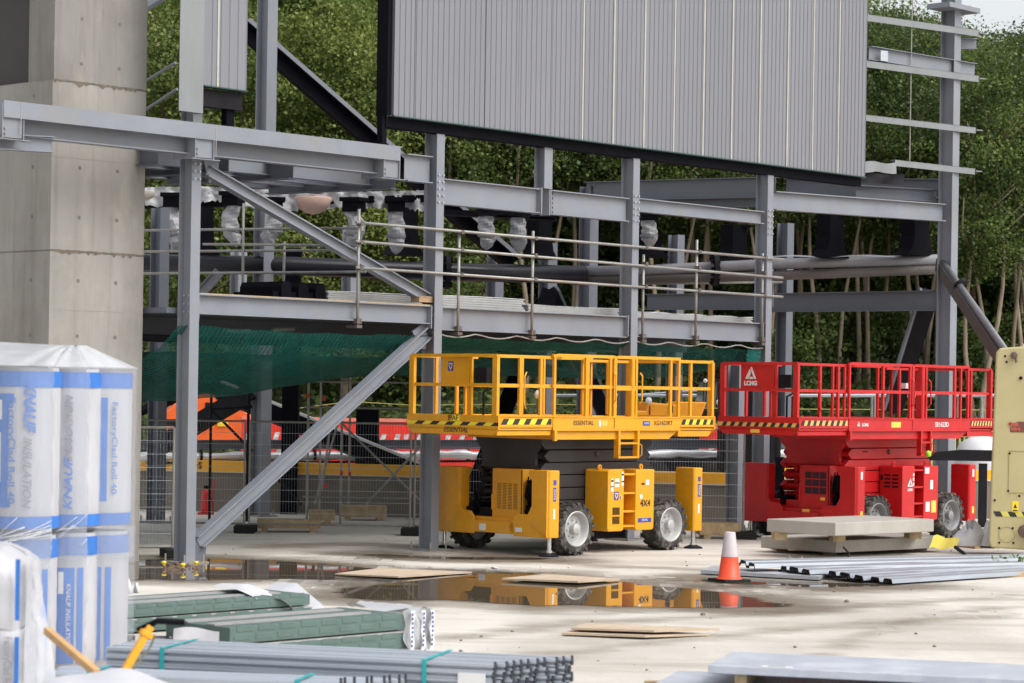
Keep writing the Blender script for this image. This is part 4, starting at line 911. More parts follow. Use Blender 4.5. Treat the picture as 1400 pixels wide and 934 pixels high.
    def posts(lst, y, z0=2.23, z1=3.18, wd=.045):
        for s in lst: B(MB().bx(s-wd/2, s+wd/2, y-.022, y+.022, z0, z1), 'rail_post')
    for y in (.03, Wp-.03):
        near = y < 1
        B(rail((ms, y, ZT), (me_, y, ZT)), 'top_rail'); B(rail((ms, y, ZM), (me_, y, ZM), .035, .055), 'mid_rail')
        posts(P['mposts'] if near else P['mposts'][::2]+[me_-.03], y)
        yi = y+.055 if near else y-.055
        B(rail((e0, yi, ZT-.035), (ms+.25, yi, ZT-.035), .04, .045), 'top_rail'); B(rail((me_-.3, yi, ZT-.035), (e1, yi, ZT-.035), .04, .045), 'top_rail')
        B(rail((e0, yi, ZM), (ms+.25, yi, ZM), .035, .05), 'mid_rail'); B(rail((me_-.3, yi, ZM), (e1, yi, ZM), .035, .05), 'mid_rail')
        posts(P['eposts'], yi, 2.24, 3.16, .05)
    for xx in (e0+.025, e1-.025):
        B(MB().bar((xx, .06, ZT-.03), (xx, Wp-.06, ZT-.03), .045, .05), 'top_rail'); B(MB().bar((xx, .06, ZM), (xx, Wp-.06, ZM), .035, .05), 'mid_rail')
        for y in (.09, Wp-.09): B(MB().bx(xx-.03, xx+.03, y-.05, y+.05, 2.24, 3.16), 'rail_post')
    k = MB()
    for s in (e0+.03, P['mposts'][0], P['mposts'][3]): k.bx(s-.03, s+.03, .0, .06, ZT+.018, ZT+.04)
    B(k, 'rail_cap', black)
    # gate with grab handles
    ga, gb = P['gate']
    k = MB().bx(ga, ga+.04, .0, .05, 2.0, 3.2).bx(gb-.1, gb-.04, .0, .06, 2.03, 3.18).bar((ga, .03, ZM-.02), (gb, .03, ZM-.02), .04, .06).bx(ga+.03, gb-.04, -.005, .015, 2.03, 2.21); gt = B(k, 'gate')
    k = MB()
    for gx in (ga-.01, gb+.09):
        k.path([(gx, -.0, 2.45), (gx, -.05, 2.5), (gx, -.05, 2.9), (gx, 0, 2.95)], .014, 6)
    k.path([(e0+.62, .0, 2.35), (e0+.55, -.03, 2.42), (e0+.55, -.03, 2.85), (e0+.62, 0, 2.92)], .013, 6)
    k.build('grab_handle', body, gt)
    # ladder hung below the deck
    la, lb = P['ladder']
    k = MB()
    for x in (la, lb-.05):
        k.prism([(x, 1.55), (x+.05, 1.55), (x+.05, 2.0), (x, 2.0)], (0, -.02, 0), (1, 0, 0), (0, 0, 1), (0, .1, 0))
    for z in (1.55, 1.78): k.bx(la, lb, -.015, .07, z, z+.03)
    for x in (la-.01, lb+.01): k.path([(x, -.02, 1.58), (x, -.06, 1.6), (x, -.06, 1.76), (x, -.02, 1.78)], .01, 6)
    B(k, 'ladder')
    # control station plate and things on deck
    y0, y1 = P['panel']
    pnl = B(MB().bx(e0+.05, e0+.09, y0, y1, ZM+.02, ZT-.05), 'control_panel', bevel=.006)
    k = MB().bx(e0+.1, e0+.35, y0-.35, y0-.1, 2.75, 2.98); k.path([(e0+.1, y0-.5, 2.72), (e0+.06, y0-.52, 2.75), (e0+.06, y0-.52, 3.05), (e0+.1, y0-.5, 3.08)], .012, 6); B(k, 'control_box', black2, bevel=.02)
    for yy in (y0-.08, y0-.02): B(MB().bx(e0+.03, e0+.07, yy-.02, yy+.02, 2.24, 3.16), 'rail_post')
    k = MB()
    for yy in (y0-.2, .3): k.path([(e0+.2, yy, 2.05), (e0+.2, yy, 2.6), (e0+.4, yy, 2.66)], .02, 6)
    B(k, 'cable_loop', black2)
    return deck, exts, eb, cab, pnl
Y0 = FW(6.16, -2.28, 0)
ye = thing('scissor_lift', 'yellow four wheel drive scissor lift with black arm stack and white rimmed wheels', 'scissor lift', Y0, ANG, 'scissor lifts on site')
YP = dict(kind=1, body=yel, rgb=(.7, .36, .02), arm=mat('black scissor arms', (.028, .026, .028), .45, 0, .2, 3), rim=rim, main=(-.6, 2.57), ext=(-1.86, 3.52), pw=2.02, stripes=6, haz=yel2,
          mposts=[-.56, .20, .79, .92, 1.33, 1.44, 2.33, 2.545], eposts=[-1.30, -.82, 2.40, 2.93], gate=(.86, 1.42), ladder=(.97, 1.50), panel=(.72, 1.33))
dk, ex, eb, cab, pnl = lift(ye, YP)
X, Zp, Ym = (1, 0, 0), (0, 0, 1), (0, -1, 0)
MX = (0, -1, 0)   # reading direction on the end faces
text('IPAF', .125, (-1.868, .98, 2.185), MX, Zp, inkb, ex[0]); 
MB().bx(-1.8655, -1.862, .84, 1.0, 2.135, 2.235).build('yellow_tag', yel2, ex[0])
text('ESSENTIAL', .115, (-1.864, .92, 2.0), MX, Zp, inkb, ex[0], shear=.25)
text('ESSENTIAL', .105, (.12, -.004, 2.125), X, Zp, inkb, dk)
MB().bx(.50, .54, -.004, -.001, 2.07, 2.17).build('label_plate', whitep, dk)
MB().bx(.555, .71, -.004, -.001, 2.075, 2.165).build('label_plate', mat('orange sticker', (.85, .42, .08), .5), dk)
MB().bx(1.60, 1.78, -.005, -.001, 2.085, 2.16).build('blue_plate', blued, dk)
text('XCMG', .045, (1.69, -.006, 2.122), X, Zp, whitep, dk)
text('XG1623RT', .105, (2.12, -.004, 2.125), X, Zp, inkb, dk)
text('4X4', .15, (1.70, .005, .80), X, Zp, inkb, cab, bold=.003)
def shield(par, o, xd, s):
    o, xd = Vector(o), Vector(xd); zz = Vector((0, 0, 1)); nn = xd.cross(zz)
    MB().prism([(-s*.5, -s*.62), (s*.5, -s*.62), (s*.5, s*.62), (-s*.5, s*.62)], o, xd, zz, nn*.004).build('emblem_plate', blued, par)
    k = MB()
    k.prism([(-s*.38, s*.42), (s*.38, s*.42), (s*.34, s*.22), (-s*.34, s*.22)], o+nn*.0045, xd, zz, nn*.002); k.prism([(-s*.38, s*.12), (-s*.22, s*.12), (s*.0, -s*.28), (s*.22, s*.12), (s*.38, s*.12), (s*.0, -s*.55)], o+nn*.0045, xd, zz, nn*.002)
    k.build('emblem', mat('emblem ochre', (.75, .5, .12), .5), par)
shield(pnl, (-1.812, 1.10, 3.0), MX, .12); shield(cab, (.965, .008, .94), X, .11)
k = MB()
for (x0, x1, z0, z1) in ((.83, .885, 1.01, 1.22), (.925, 1.03, 1.08, 1.22), (1.09, 1.14, 1.10, 1.32), (1.71, 1.79, 1.10, 1.19), (1.56, 1.62, .88, .95), (1.07, 1.10, .88, .94)): k.bx(x0, x1, .004, .009, z0, z1)
k.build('label_plate', whitep, cab)
k = MB()
for (x0, x1, z0, z1) in ((.83, .885, 1.17, 1.2), (.83, .885, 1.08, 1.10), (.925, 1.03, 1.14, 1.16), (1.09, 1.14, 1.27, 1.3), (1.09, 1.14, 1.16, 1.18), (1.60, 1.67, 1.11, 1.14), (1.07, 1.085, .885, .93)): k.bx(x0, x1, .001, .005, z0, z1)
k.build('label_print', inkb, cab)
MB().bx(1.52, 1.86, .004, .009, .49, .56).build('blue_plate', blued, cab); text('XCMG', .05, (1.69, .002, .525), X, Zp, whitep, cab)
for sx in (-.545, 3.10):
    k = MB().bx(sx-.03, sx+.04, -.004, -.001, .88, 1.1).bx(sx-.03, sx+.04, -.004, -.001, 1.14, 1.22); k.build('blue_plate', blued, ye)
    text('XCMG', .06, (sx+.005, -.006, .99), (0, 0, 1), (-1, 0, 0), whitep, ye)
    MB().bx(sx-.025, sx+.02, -.004, -.001, .60, .76).build('label_plate', whitep, ye)
k = MB().bx(-.696, -.691, 1.36, 1.5, .36, .47).bx(-.696, -.691, .56, .70, .37, .44).bx(-.664, -.631, 1.12, 1.22, .385, .5); k.build('label_plate', whitep, ye)
MB().lathe([(0, -.004), (.03, 0)], (-.55, 1.03, 1.28), (-1, 0, 0), 10).build('round_badge', mat('brown badge', (.25, .08, .03), .5), eb)
MB().bx(-.01, .10, .512, .518, 1.2, 1.28).build('warning_sticker', yel2, ye)
k = MB().bx(1.35, 1.65, .5, .8, 2.06, 2.2).path([(1.9, .6, 2.1), (1.95, .65, 2.4), (1.88, .7, 2.6)], .03, 6); 
MB().lathe([(0, 0), (.05, .02), (.07, .08), (.03, .14), (0, .14)], (.02, .9, 2.5), n=12).build('lamp_head', white, ye, True)
# ---- red lift
r0 = A(1201, 700, 43.3); r0.z = 0
re_ = thing('scissor_lift', 'bright red scissor lift with red arm stack behind the stacked concrete slabs', 'scissor lift', r0, ANG, 'scissor lifts on site')
RP = dict(kind=0, body=red, rgb=(.56, .01, .02), arm=mat('red scissor arms', (.50, .009, .012), .42, 0, .12, 3), rim=rimr, main=(-.95, 2.94), ext=(-2.42, 3.79), pw=1.78, stripes=10, haz=mat('faded amber', (.72, .42, .12), .5),
          mposts=[-.92, .12, .98, 1.08, 1.36, 1.50, 2.45, 2.66, 2.91], eposts=[-1.72, -1.18, 2.55, 3.1], gate=(1.02, 1.46), ladder=(1.30, 1.66), panel=(.62, 1.32))
dk, ex, eb, cab, pnl = lift(re_, RP)
def tri(par, o, xd, s):
    o, xd = Vector(o), Vector(xd); zz = Vector((0, 0, 1)); nn = xd.cross(zz); k = MB()
    k.prism([(-.5*s, -.42*s), (-.22*s, -.42*s), (.02*s, .02*s), (-.06*s, .3*s), (-.1*s, .3*s)], o, xd, zz, nn*.004)
    k.prism([(-.02*s, .46*s), (.1*s, .46*s), (.5*s, -.42*s), (.32*s, -.42*s), (.03*s, .22*s)], o, xd, zz, nn*.004)
    k.prism([(-.14*s, -.42*s), (.26*s, -.42*s), (.16*s, -.26*s), (-.06*s, -.26*s)], o, xd, zz, nn*.004)
    k.build('emblem', whitep, par)
tri(pnl, (-2.372, 1.10, 3.0), MX, .24); text('LCMG', .105, (-2.374, 1.10, 2.82), MX, Zp, whitep, pnl, bold=.006)
tri(dk, (-.66, -.003, 2.13), X, .09); text('LCMG', .075, (-.46, -.004, 2.115), X, Zp, whitep, dk, bold=.003)
text('SR1623D', .12, (2.0, -.004, 2.12), X, Zp, whitep, dk, bold=.002)
MB().bx(.36, .66, -.004, -.001, 2.07, 2.17).build('yellow_label', mat('amber label', (.9, .55, .08), .5), dk)
tri(cab, (1.0, .006, 1.06), X, .17); text('LCMG', .06, (1.0, .004, .93), X, Zp, whitep, cab, bold=.003)
k = MB()
for (x0, x1, z0, z1) in ((1.09, 1.13, 1.0, 1.06), (1.09, 1.13, 1.09, 1.15), (1.09, 1.13, 1.18, 1.23), (1.48, 1.62, 1.22, 1.33), (1.66, 1.75, .93, 1.1), (1.52, 1.65, .52, .70)): k.bx(x0, x1, .004, .009, z0, z1)
k.build('label_plate', whitep, cab)
MB().bx(1.70, 1.86, .004, .009, .50, .72).build('amber_label', mat('amber label', (.9, .55, .08), .5), cab)
text('DANGER', .04, (.30, .515, 1.62), X, Zp, inkb, re_); 
for sx in (-.545, 3.09):
    MB().bx(sx-.02, sx+.04, -.004, -.001, 1.14, 1.28).build('label_plate', whitep, re_); MB().bx(sx-.02, sx+.05, -.004, -.001, .45, .58).build('amber_label', mat('amber label', (.9, .55, .08), .5), re_)
MB().bx(-.556, -.551, .78, .88, .74, .79).bx(-.664, -.631, 1.06, 1.2, .52, .57).bx(-2.423, -2.421, .85, 1.05, 1.96, 2.02).build('amber_label', mat('amber label', (.9, .55, .08), .5), re_)
MB().bx(1.1, 1.28, .2, .3, 2.78, 2.88).build('paper_note', whitep, re_)
MB().lathe([(0, 0), (.05, .02), (.06, .1), (0, .13)], (1.52, -.03, 1.52), n=10).build('green_knob', mat('lime plastic', (.35, .65, .03), .5), re_, True)
q = MB().grid(10, 5, lambda u, v: Vector((-1.25+1.1*u, .4+.5*v, 2.07+.10*abs(math.sin(u*7))*math.sin(math.pi*v)+.02))).build('rag', mat('grey rag', (.4, .4, .45), .8), None, True)
q.location = r0+U*q.location.x-N*q.location.y+Zv*q.location.z; q.rotation_euler = (0, 0, ANG)
tag(q, 'crumpled grey rag lying on the deck of the red lift', 'rag')
# ================================================================ INSULATION PACKS
bandb = mat('blue bag print', (.03, .155, .50), .4, 0, .12, 6)
palebl = mat('pale blue print', (.07, .22, .56), .42, 0, .12, 6)
def arcpatch(k, c, r, a0, a1, z0, z1, n=10):
    """printed patch on a roll: angles measured from the camera side, positive to the right"""
    pts = [(c[0]+math.sin(a0+(a1-a0)*i/n)*r, c[1]-math.cos(a0+(a1-a0)*i/n)*r) for i in range(n+1)]
    vs = []
    for x, y in pts: vs += [(x, y, z0), (x, y, z1)]
    k.add(vs, [(2*i, 2*i+2, 2*i+3, 2*i+1) for i in range(n)])
def roll(t, c, r, z0, z1, sd, up, words):
    rr = random.Random(sd)
    def f(u, v):
        a = u*2*math.pi; q = r*(1+.012*math.sin(a*5+sd)+.006*math.sin(v*31+a*3))*(1-.06*max(0, abs(v-.5)*2-.9)/.1); return Vector((c[0]+math.cos(a)*q, c[1]+math.sin(a)*q, z0+(z1-z0)*v))
    k = MB().grid(28, 12, f); k.lathe([(0, z1-z0), (r*.94, z1-z0)], (c[0], c[1], z0), n=28)
    o = k.build('insulation_roll', rollw, t, True)
    R2 = r*1.022; H_ = z1-z0
    k = MB(); arcpatch(k, c, R2, -2.6, 2.6, z1-.165 if up else z1-.19, z1-.03, 30); k.build('blue_band', bandb, o, True)
    if up: k = MB(); arcpatch(k, c, R2, -2.6, 2.6, z0+.012, z0+.115, 30); k.build('blue_band', bandb, o, True)
    k = MB()
    for a0, a1, f0, f1 in words['patch']: arcpatch(k, c, R2, a0, a1, z0+H_*f0, z0+H_*f1)
    k.build('blue_print', palebl if words.get('pale') else bandb, o, True)
    k = MB()
    for a0, a1, f0, f1 in words.get('white', []): arcpatch(k, c, R2+.004, a0, a1, z0+H_*f0, z0+H_*f1)
    if k.v: k.build('white_print', whitep, o, True)
    for (s_, a, f0, size, m, down, sh, bo, wd) in words['text']:
        x, y = c[0]+math.sin(a)*(R2+.016), c[1]-math.cos(a)*(R2+.016); rt = Vector((math.cos(a), math.sin(a), 0))
        text(s_, size, (x, y, z0+H_*f0), (0, 0, -1) if down else (0, 0, 1), rt if down else -rt, m, o, shear=sh, bold=bo, wid=wd)
def hood(t, name, ridge, base):
    """tent of milky film: ridge points over base points"""
    k = MB(); n = len(base); vs = list(map(Vector, base))+list(map(Vector, ridge))
    k.add(vs, [(i, i+1, n+i+1, n+i) for i in range(n-1)]); return k.build(name, wrapw, t, True)
D1 = 21.0
pb = A(60, 900, D1); pb.z = 0
pk = thing('insulation_pack', 'tall two tier stack of white and blue wrapped insulation rolls beside the concrete pillar', 'insulation', pb)
def px2(x, d): return A(x, 700, d).x-pb.x
rc_ = [(px2(134, D1+.5), .5, .283), (px2(91, D1+.2), .2, .285), (px2(30, D1-.25), -.25, .315), (px2(-72, D1-.25), -.25, .32), (px2(60, D1+.8), .8, .29), (px2(-20, D1+.75), .75, .29)]
zz0, zz1, zz2 = .14, 1.36, 2.76
up = [dict(patch=[(.08, .42, .16, .82)], text=[('FactoryClad Roll 40', .62, .5, .075, blueink, 1, 0, 0, 1.35), ('KNAUF', -.5, .3, .10, blueink, 0, .3, .006, 1.2)], white=[(.12, .16, .2, .75)]),
      dict(patch=[(-.48, -.10, .16, .82)], text=[('KNAUF', .22, .27, .105, blueink, 0, .3, .002, 1.3), ('INSULATION', .22, .62, .085, greyink, 0, .25, .003, 1.15), ('INSULATION', -.28, .62, .10, greyink, 0, .25, .003, 1.0)]),
      dict(patch=[(-.62, -.20, .14, .84), (-.2, -.05, .78, .84), (-.2, -.12, .14, .19)], text=[('FactoryClad Roll 40', -.10, .49, .09, blueink, 1, 0, .001, 1.25), ('KNAUF', .34, .765, .135, blueink, 1, .3, .005, .92), ('INSULATION', .30, .36, .105, greyink, 1, .28, .001, .98)], white=[(-.52, -.38, .68, .8), (-.5, -.4, .3, .6)]),
      dict(patch=[(.2, .7, .14, .84)], text=[])]
lo = [dict(patch=[(-.62, -.30, .05, .74), (-.22, .30, .05, .74), (.42, .62, .05, .74)], text=[('FactoryClad Roll 40', .04, .4, .06, whitep, 1, 0, 0, 1.1)], white=[(-.14, .0, .58, .70), (-.05, .12, .12, .22)]),
      dict(patch=[(-.60, -.18, .05, .75), (-.10, .46, .05, .75), (.54, .75, .05, .75)], text=[('KNAUF INSULATION', .26, .4, .055, whitep, 1, .2, 0, 1.1)], white=[(-.04, .12, .56, .72), (-.5, -.34, .3, .42)]),
      dict(patch=[(-.42, -.02, .05, .76), (.08, .58, .05, .76), (.7, 1.0, .05, .76)], text=[('KNAUF', .25, .6, .07, whitep, 1, .2, .002, 1.1)], white=[(.38, .46, .12, .7), (-.32, -.16, .5, .68)]),
      dict(patch=[(.1, .6, .1, .74)], text=[])]
for tier, z0, z1, ws in ((1, zz1+.02, zz2, up), (0, zz0, zz1-.03, lo)):
    for i, (x, y, r) in enumerate(rc_):
        wd = ws[i] if i < 4 else dict(patch=[], text=[])
        roll(pk, (x, y), r*(1 if tier else .97), z0, z1, i+tier*7, tier, wd)
k = MB()
for i in range(3): k.bx(px2(-130, D1), px2(172, D1), -.5+.5*i, -.38+.5*i, 0, .1)
k.bx(px2(-130, D1), px2(172, D1), -.5, .9, .1, .13); k.build('pallet', wood, pk)
# stretch wrap around the stack: scalloped skin
arcs = []
for (x, y, r), a0, a1 in ((rc_[3], -1.2, .75), (rc_[2], -.75, .95), (rc_[1], -.2, .75), (rc_[0], -.35, 1.9)):
    for j in range(11): a = a0+(a1-a0)*j/10; arcs.append((x+math.sin(a)*(r*1.085+.024), y-math.cos(a)*(r*1.085+.024)))
def skin(z0, z1, nz, seed):
    k = MB(); rr = random.Random(seed); n = len(arcs); vs = []
    for j in range(nz+1):
        v = j/nz
        for i, (x, y) in enumerate(arcs): d = .012*math.sin(i*1.9+j*.8+seed)*math.sin(j*2.3+i*.4); vs.append((x+d, y-abs(d), z0+(z1-z0)*v+.01*math.sin(i*.9+j)))
    k.add(vs, [(j*n+i, j*n+i+1, (j+1)*n+i+1, (j+1)*n+i) for j in range(nz) for i in range(n-1)]); return k
skin(zz1-.25, zz2+.02, 14, 2).build('stretch_wrap', wrap, pk, True); skin(zz0, zz1+.02, 12, 5).build('stretch_wrap', wrap, pk, True)
k = MB(); rr = random.Random(31)
for i in range(16):
    j0 = rr.randint(9, 30); j1 = min(len(arcs)-1, j0+rr.randint(5, 11)); za, zb = zz1+rr.uniform(-.16, -.02), zz1+rr.uniform(.0, .14)
    pts = [Vector((arcs[j][0], arcs[j][1]-.012, za+(zb-za)*(j-j0)/(j1-j0))) for j in range(j0, j1+1)]; k.path(pts, .0035, 4)
k.build('film_strand', mat('film strand', (.62, .64, .68), .25), pk, True)
# film hood on top
edge = [(x, y, zz2+.015) for x, y in arcs]
k = MB(); n = len(edge); pk1, pk0 = Vector((px2(80, D1), .45, zz2+.22)), Vector((px2(-30, D1), .35, zz2+.24))
vs = [Vector(e) for e in edge]; m1 = []
for e in vs:
    tgt = pk1 if e.x > px2(20, D1) else pk0; q = e.lerp(tgt, .5); q.z = zz2+.05+(tgt.z-zz2)*.42+.02*math.sin(e.x*23); m1.append(q)
m2 = [(pk1 if e.x > px2(20, D1) else pk0).copy()+Vector((.25*(e.x-(pk1 if e.x > px2(20, D1) else pk0).x), 0, -.01)) for e in vs]
k.add(vs+m1+m2, [(i, i+1, n+i+1, n+i) for i in range(n-1)]+[(n+i, n+i+1, 2*n+i+1, 2*n+i) for i in range(n-1)])
k.build('film_hood', wrapw, pk, True)
# front pack, one tier, with a loose corner of film
D2 = 16.5
pb2 = A(20, 930, D2); pb2.z = 0
p2 = thing('insulation_pack', 'shorter foreground pack of rounded insulation bags under loose clear film at the left edge', 'insulation', pb2)
def px3(x, d=D2): return A(x, 850, d).x-pb2.x
def pillow(x0, x1, y0, y1, z0, z1, seed, top=False):
    def f(u, v):
        a = u*2*math.pi; ca, sa = math.cos(a), math.sin(a); e = .30; X_ = math.copysign(abs(ca)**e, ca); Y_ = math.copysign(abs(sa)**e, sa); b_ = (v-.5)*2; s = (1-(max(0, b_)**3.5*.42 if top else abs(b_)**9*.05))
        return Vector(((x0+x1)/2+X_*s*(x1-x0)/2+.008*math.sin(v*14+u*20+seed), (y0+y1)/2+Y_*s*(y1-y0)/2, z0+(z1-z0)*v+.012*math.sin(u*25+seed)))
    k = MB().grid(36, 12, f); n = 36; kk = len(k.v)
    k.add([Vector(((x0+x1)/2, (y0+y1)/2, z1+.04))]+[f(i/36, 1) for i in range(37)], [(0, i, i+1) for i in range(1, 37)]); return k
zc_ = [0.12, .52, .98, 1.50]
for j in range(3):
    o = pillow(px3(-110), px3(46)-.03*(j == 2), -.35, .6, zc_[j], zc_[j+1]+.004, j, j == 2).build('insulation_bag', rollw, p2, True)
    f_ = -.366
    k = MB().bx(px3(35), px3(41), f_, f_+.01, zc_[j]+.06, zc_[j+1]-.05).bx(px3(-20), px3(3), f_, f_+.01, zc_[j]+.05, zc_[j]+.18 if j < 2 else zc_[j]+.22)
    if j == 2: k.bx(px3(-30), px3(2), f_-.001, f_+.01, zc_[j]+.24, zc_[j]+.36)
    k.build('blue_print', bandb, o)
    if j == 1: text('INSULATION', .14, (px3(16), f_-.004, zc_[j]+.30), (1, 0, 0), (0, 0, 1), greyink, o, align='RIGHT')
    if j < 2: text('FactoryClad Roll 40', .075, (px3(26), f_-.004, zc_[j]+.2), (0, 0, -1), (1, 0, 0), greyink, o, wid=.7)
def fedge(v): return 67+6*min(1, v/.35) if v < .35 else 73-30*((v-.35)/.65)**1.3
fl = MB().grid(8, 18, lambda u, v: Vector((px3(46.5)+(px3(max(47, fedge(v)))-px3(46.5))*u, -.30+.42*u+.02*math.sin(v*9+u*4), .1+1.36*v-.04*u*v+.015*math.sin(u*8+v*6))))
fl.build('loose_film', mat('cloudy film', (.62, .64, .70), .25, 0, .05, 5, .5, 4, .5, trans=.5), p2, True)
k = MB().bx(px3(-110), px3(62), -.4, .6, 0, .11); k.build('pallet', wood, p2)
# ================================================================ STEEL PURLINS, GREEN PANELS AND OTHER MATERIALS
def zpurlin(k, p, d, L, h=.19, fl_=.065, t=.006, up=Zv):
    p, d = Vector(p), Vector(d).normalized(); sd = d.cross(up).normalized()
    k.par(p, d*L, sd*fl_, up*t); k.par(p, d*L, sd*t, up*h); k.par(p+up*(h-t), d*L, -sd*fl_, up*t); k.par(p+sd*(fl_-t), d*L, sd*t, up*-.018); k.par(p+up*h-sd*fl_, d*L, sd*t, up*.018)
galvb = mat('blue grey galvanised', (.40, .44, .50), .42, .3, .1, 3, stretch=(.3, 4, 4))
galvk = mat('zinc flange edges', (.055, .06, .07), .45, .3, .15, 10)
def bundle(label, xl, yl, dl, xr, yr, dr, nl, rows, wd, lab2=None, pitch=.085):
    a, b_ = A(xl, yl, dl), A(xr, yr, dr); top = min(a.z, b_.z); a.z = b_.z = 0; L = (b_-a).length
    t = thing('purlin_bundle', label, 'steel bundle', a, math.atan2((b_-a).y, (b_-a).x), 'bundles of galvanised purlins'); rr = random.Random(len(label))
    h = top/rows
    ends = []
    for r_ in range(rows):
        for i in range(nl):
            y = i*pitch; z = r_*h; off = rr.uniform(-.05, .03); Lx = L-.45+.50*i/nl+rr.uniform(-.02, .03)-.05*(rows-1-r_)/rows; zj = rr.uniform(-.006, .006)
            k = MB(); k.prism([(0, 0), (pitch*.88, 0), (pitch*.88, h*.12), (.034, h*.16), (.034, h*.62), (pitch*.8, h*.74), (pitch*.84, h*.96), (-.004, h*.94), (-.004, h*.60), (.028, h*.56), (.028, h*.22), (0, h*.2)], (off, y, z+zj), (0, 1, 0), (0, 0, 1), (Lx-off, 0, 0))
            k.build('purlin', galvb, t); ends.append((Lx, y, z))
    k = MB()
    for (x, y, z) in ends:
        for j in range(2): k.prism([(0, 0), (pitch*.8, .0), (pitch*.4, h*.75)], (x-.004, y+.004, z+j*h*.42), (0, 1, 0), (0, 0, 1), (.022, 0, 0))
    k.build('serrated_ends', galvk, t)
    k = MB()
    for xx in (L*.72, L*.12): k.bx(xx, xx+.035, -.012, -.006, 0, top+.006).bx(xx, xx+.035, -.012, nl*pitch, top+.006, top+.01)
    k.build('strap', teal, t)
    if lab2: MB().bx(L*lab2, L*lab2+.22, -.014, -.007, top*.3, top*.85).build('label_plate', whitep, t)
    return t
bundle('long bundle of blue grey galvanised purlins with serrated ends and a teal strap', 150, 884, 19.4, 752, 906, 18.5, 10, 8, .8, .80, .075)
bundle('shorter front bundle of galvanised purlins ending before the strapped one', 62, 918, 18.6, 540, 926, 18.1, 9, 2, .4, None, .05)
k = MB()
for i in range(24):
    x = 64+i*4.6; a = A(x, 903-.12*i, 20.0); 
def brickpanel(label, far, near, hgt, nlay, depth_v):
    a, b_ = far, near; L = (b_-a).length; t = thing('green_panel_stack', label, 'panel stack', a, math.atan2((b_-a).y, (b_-a).x), 'stacks of green panels'); lh = hgt/nlay
    for j in range(nlay):
        z = j*lh; k = MB().bx(0, L-.05*j, 0, depth_v, z+.02, z+lh-.012)
        o = k.build('panel', greenp, t, bevel=.01)
        k = MB(); n = int(L/.27)
        for r_ in range(2):
            for i in range(n): x = .05+.27*i+.03*(r_ % 2); k.bx(x, min(L-.06, x+.21), -.005, .004, z+.05+r_*lh*.42, z+.05+r_*lh*.42+lh*.30)
        k.build('brick_emboss', greenp, o, bevel=.004)
        if j < nlay-1: MB().bx(.02, L-.06, -.004, depth_v+.004, z+lh-.012, z+lh+.006).build('grey_edge', mat('grey panel edge', (.30, .29, .29), .6), o)
        else: MB().bx(.0, L-.3, .22, .36, z+lh-.012, z+lh+.003).bx(.0, L-.3, .62, .76, z+lh-.012, z+lh+.003).build('grey_edge', mat('grey panel edge', (.30, .29, .29), .6), o)
    return t
ga, gb = A(150, 880, 25.2), A(428, 850, 27.3); ga.z = gb.z = 0
g1 = brickpanel('rear stack of dark green brick embossed panels with a torn white wrap at its end', ga, gb, .31, 2, 1.0)
gc, gd = A(314, 880, 22.6), A(557, 880, 24.3); gc.z = gd.z = 0
g4 = brickpanel('front stack of green brick embossed panels with printed white tape at its right end', gc, gd, .38, 2, .95)
def drapebox(t, p, L, dp, h, seed, m=wrap):
    rr = random.Random(seed)
    k = MB().grid(10, 10, lambda u, v: Vector((L*u+.03*math.sin(v*9+seed), -.03-.03*math.sin(u*8+v*4+seed), h*v+.02*math.sin(u*10)*v))).grid(10, 6, lambda u, v: Vector((L*u+.03*math.sin(v*5+seed), dp*v-.03, h+.03*math.sin(u*9+v*7+seed))))
    k.grid(8, 8, lambda u, v: Vector((L+.04*math.sin(v*8)+.02*u, dp*u-.03, h*v))); k.v = [v+Vector(p) for v in k.v]; return k
Lg = (gd-gc).length
wp = drapebox(g4, (Lg-.06, 0, .0), .36, .9, .40, 2).build('plastic_wrap', wrapw, g4, True)
k = MB()
for x in (0.02, .17, .29): k.grid(2, 8, lambda u, v, x=x: Vector((Lg-.06+x*1.05+.05*u+.03*v*(1-v), -.075-.012*math.sin(v*9), .40*v)))
tp = k.build('printed_tape', whitep, wp, True)
k = MB()
for x in (.045, .205, .33):
    for j in range(8): z = .04+j*.045; k.bx(Lg-.08+x-.008+.03*(z/.54)*(1-z/.54), Lg-.08+x+.012+.03*(z/.54)*(1-z/.54), -.10, -.096, z, z+.025)
k.build('tape_print', blued, wp)
L1g = (gb-ga).length
k = MB().grid(12, 10, lambda u, v: Vector((L1g-.75+.95*u-.12*v, -.02-.09*math.sin(u*11+v*3)*(v)+.9*(1-v), .36-.05*(1-v)*abs(math.sin(u*5))-.26*max(0, v-.5)*2*(.3+.7*u)+.07*math.sin(u*7))))
k.build('torn_wrap', cloth, g1, True)
k = MB().grid(8, 8, lambda u, v: Vector((.0+.42*u, -.05-.03*math.sin(u*7+v*3)-.05*v, .02+.36*(1-v)+.02*math.sin(u*5))))
o = k.build('white_rag', cloth, None, True); o.location = A(268, 888, 22.0); o.location.z = .03; tag(o, 'white cloth scrap hanging over timber in front of the green panels', 'cloth')
t = thing('timber_stack', 'dark gapped timbers holding up the green panels behind the purlin bundle', 'timber', A(225, 900, 22.9)); t.location.z = 0
for j in range(3): MB().bx(-.55+.32*j, -.30+.32*j, -.05, .5, .0, .10).bx(-.55+.33*j, -.36+.33*j, -.08, .5, .125, .20).build('timber', mat('near black timber', (.07, .065, .06), .7, 0, .4, 5), t)  # near-black mottled colour, much darker than the other timber
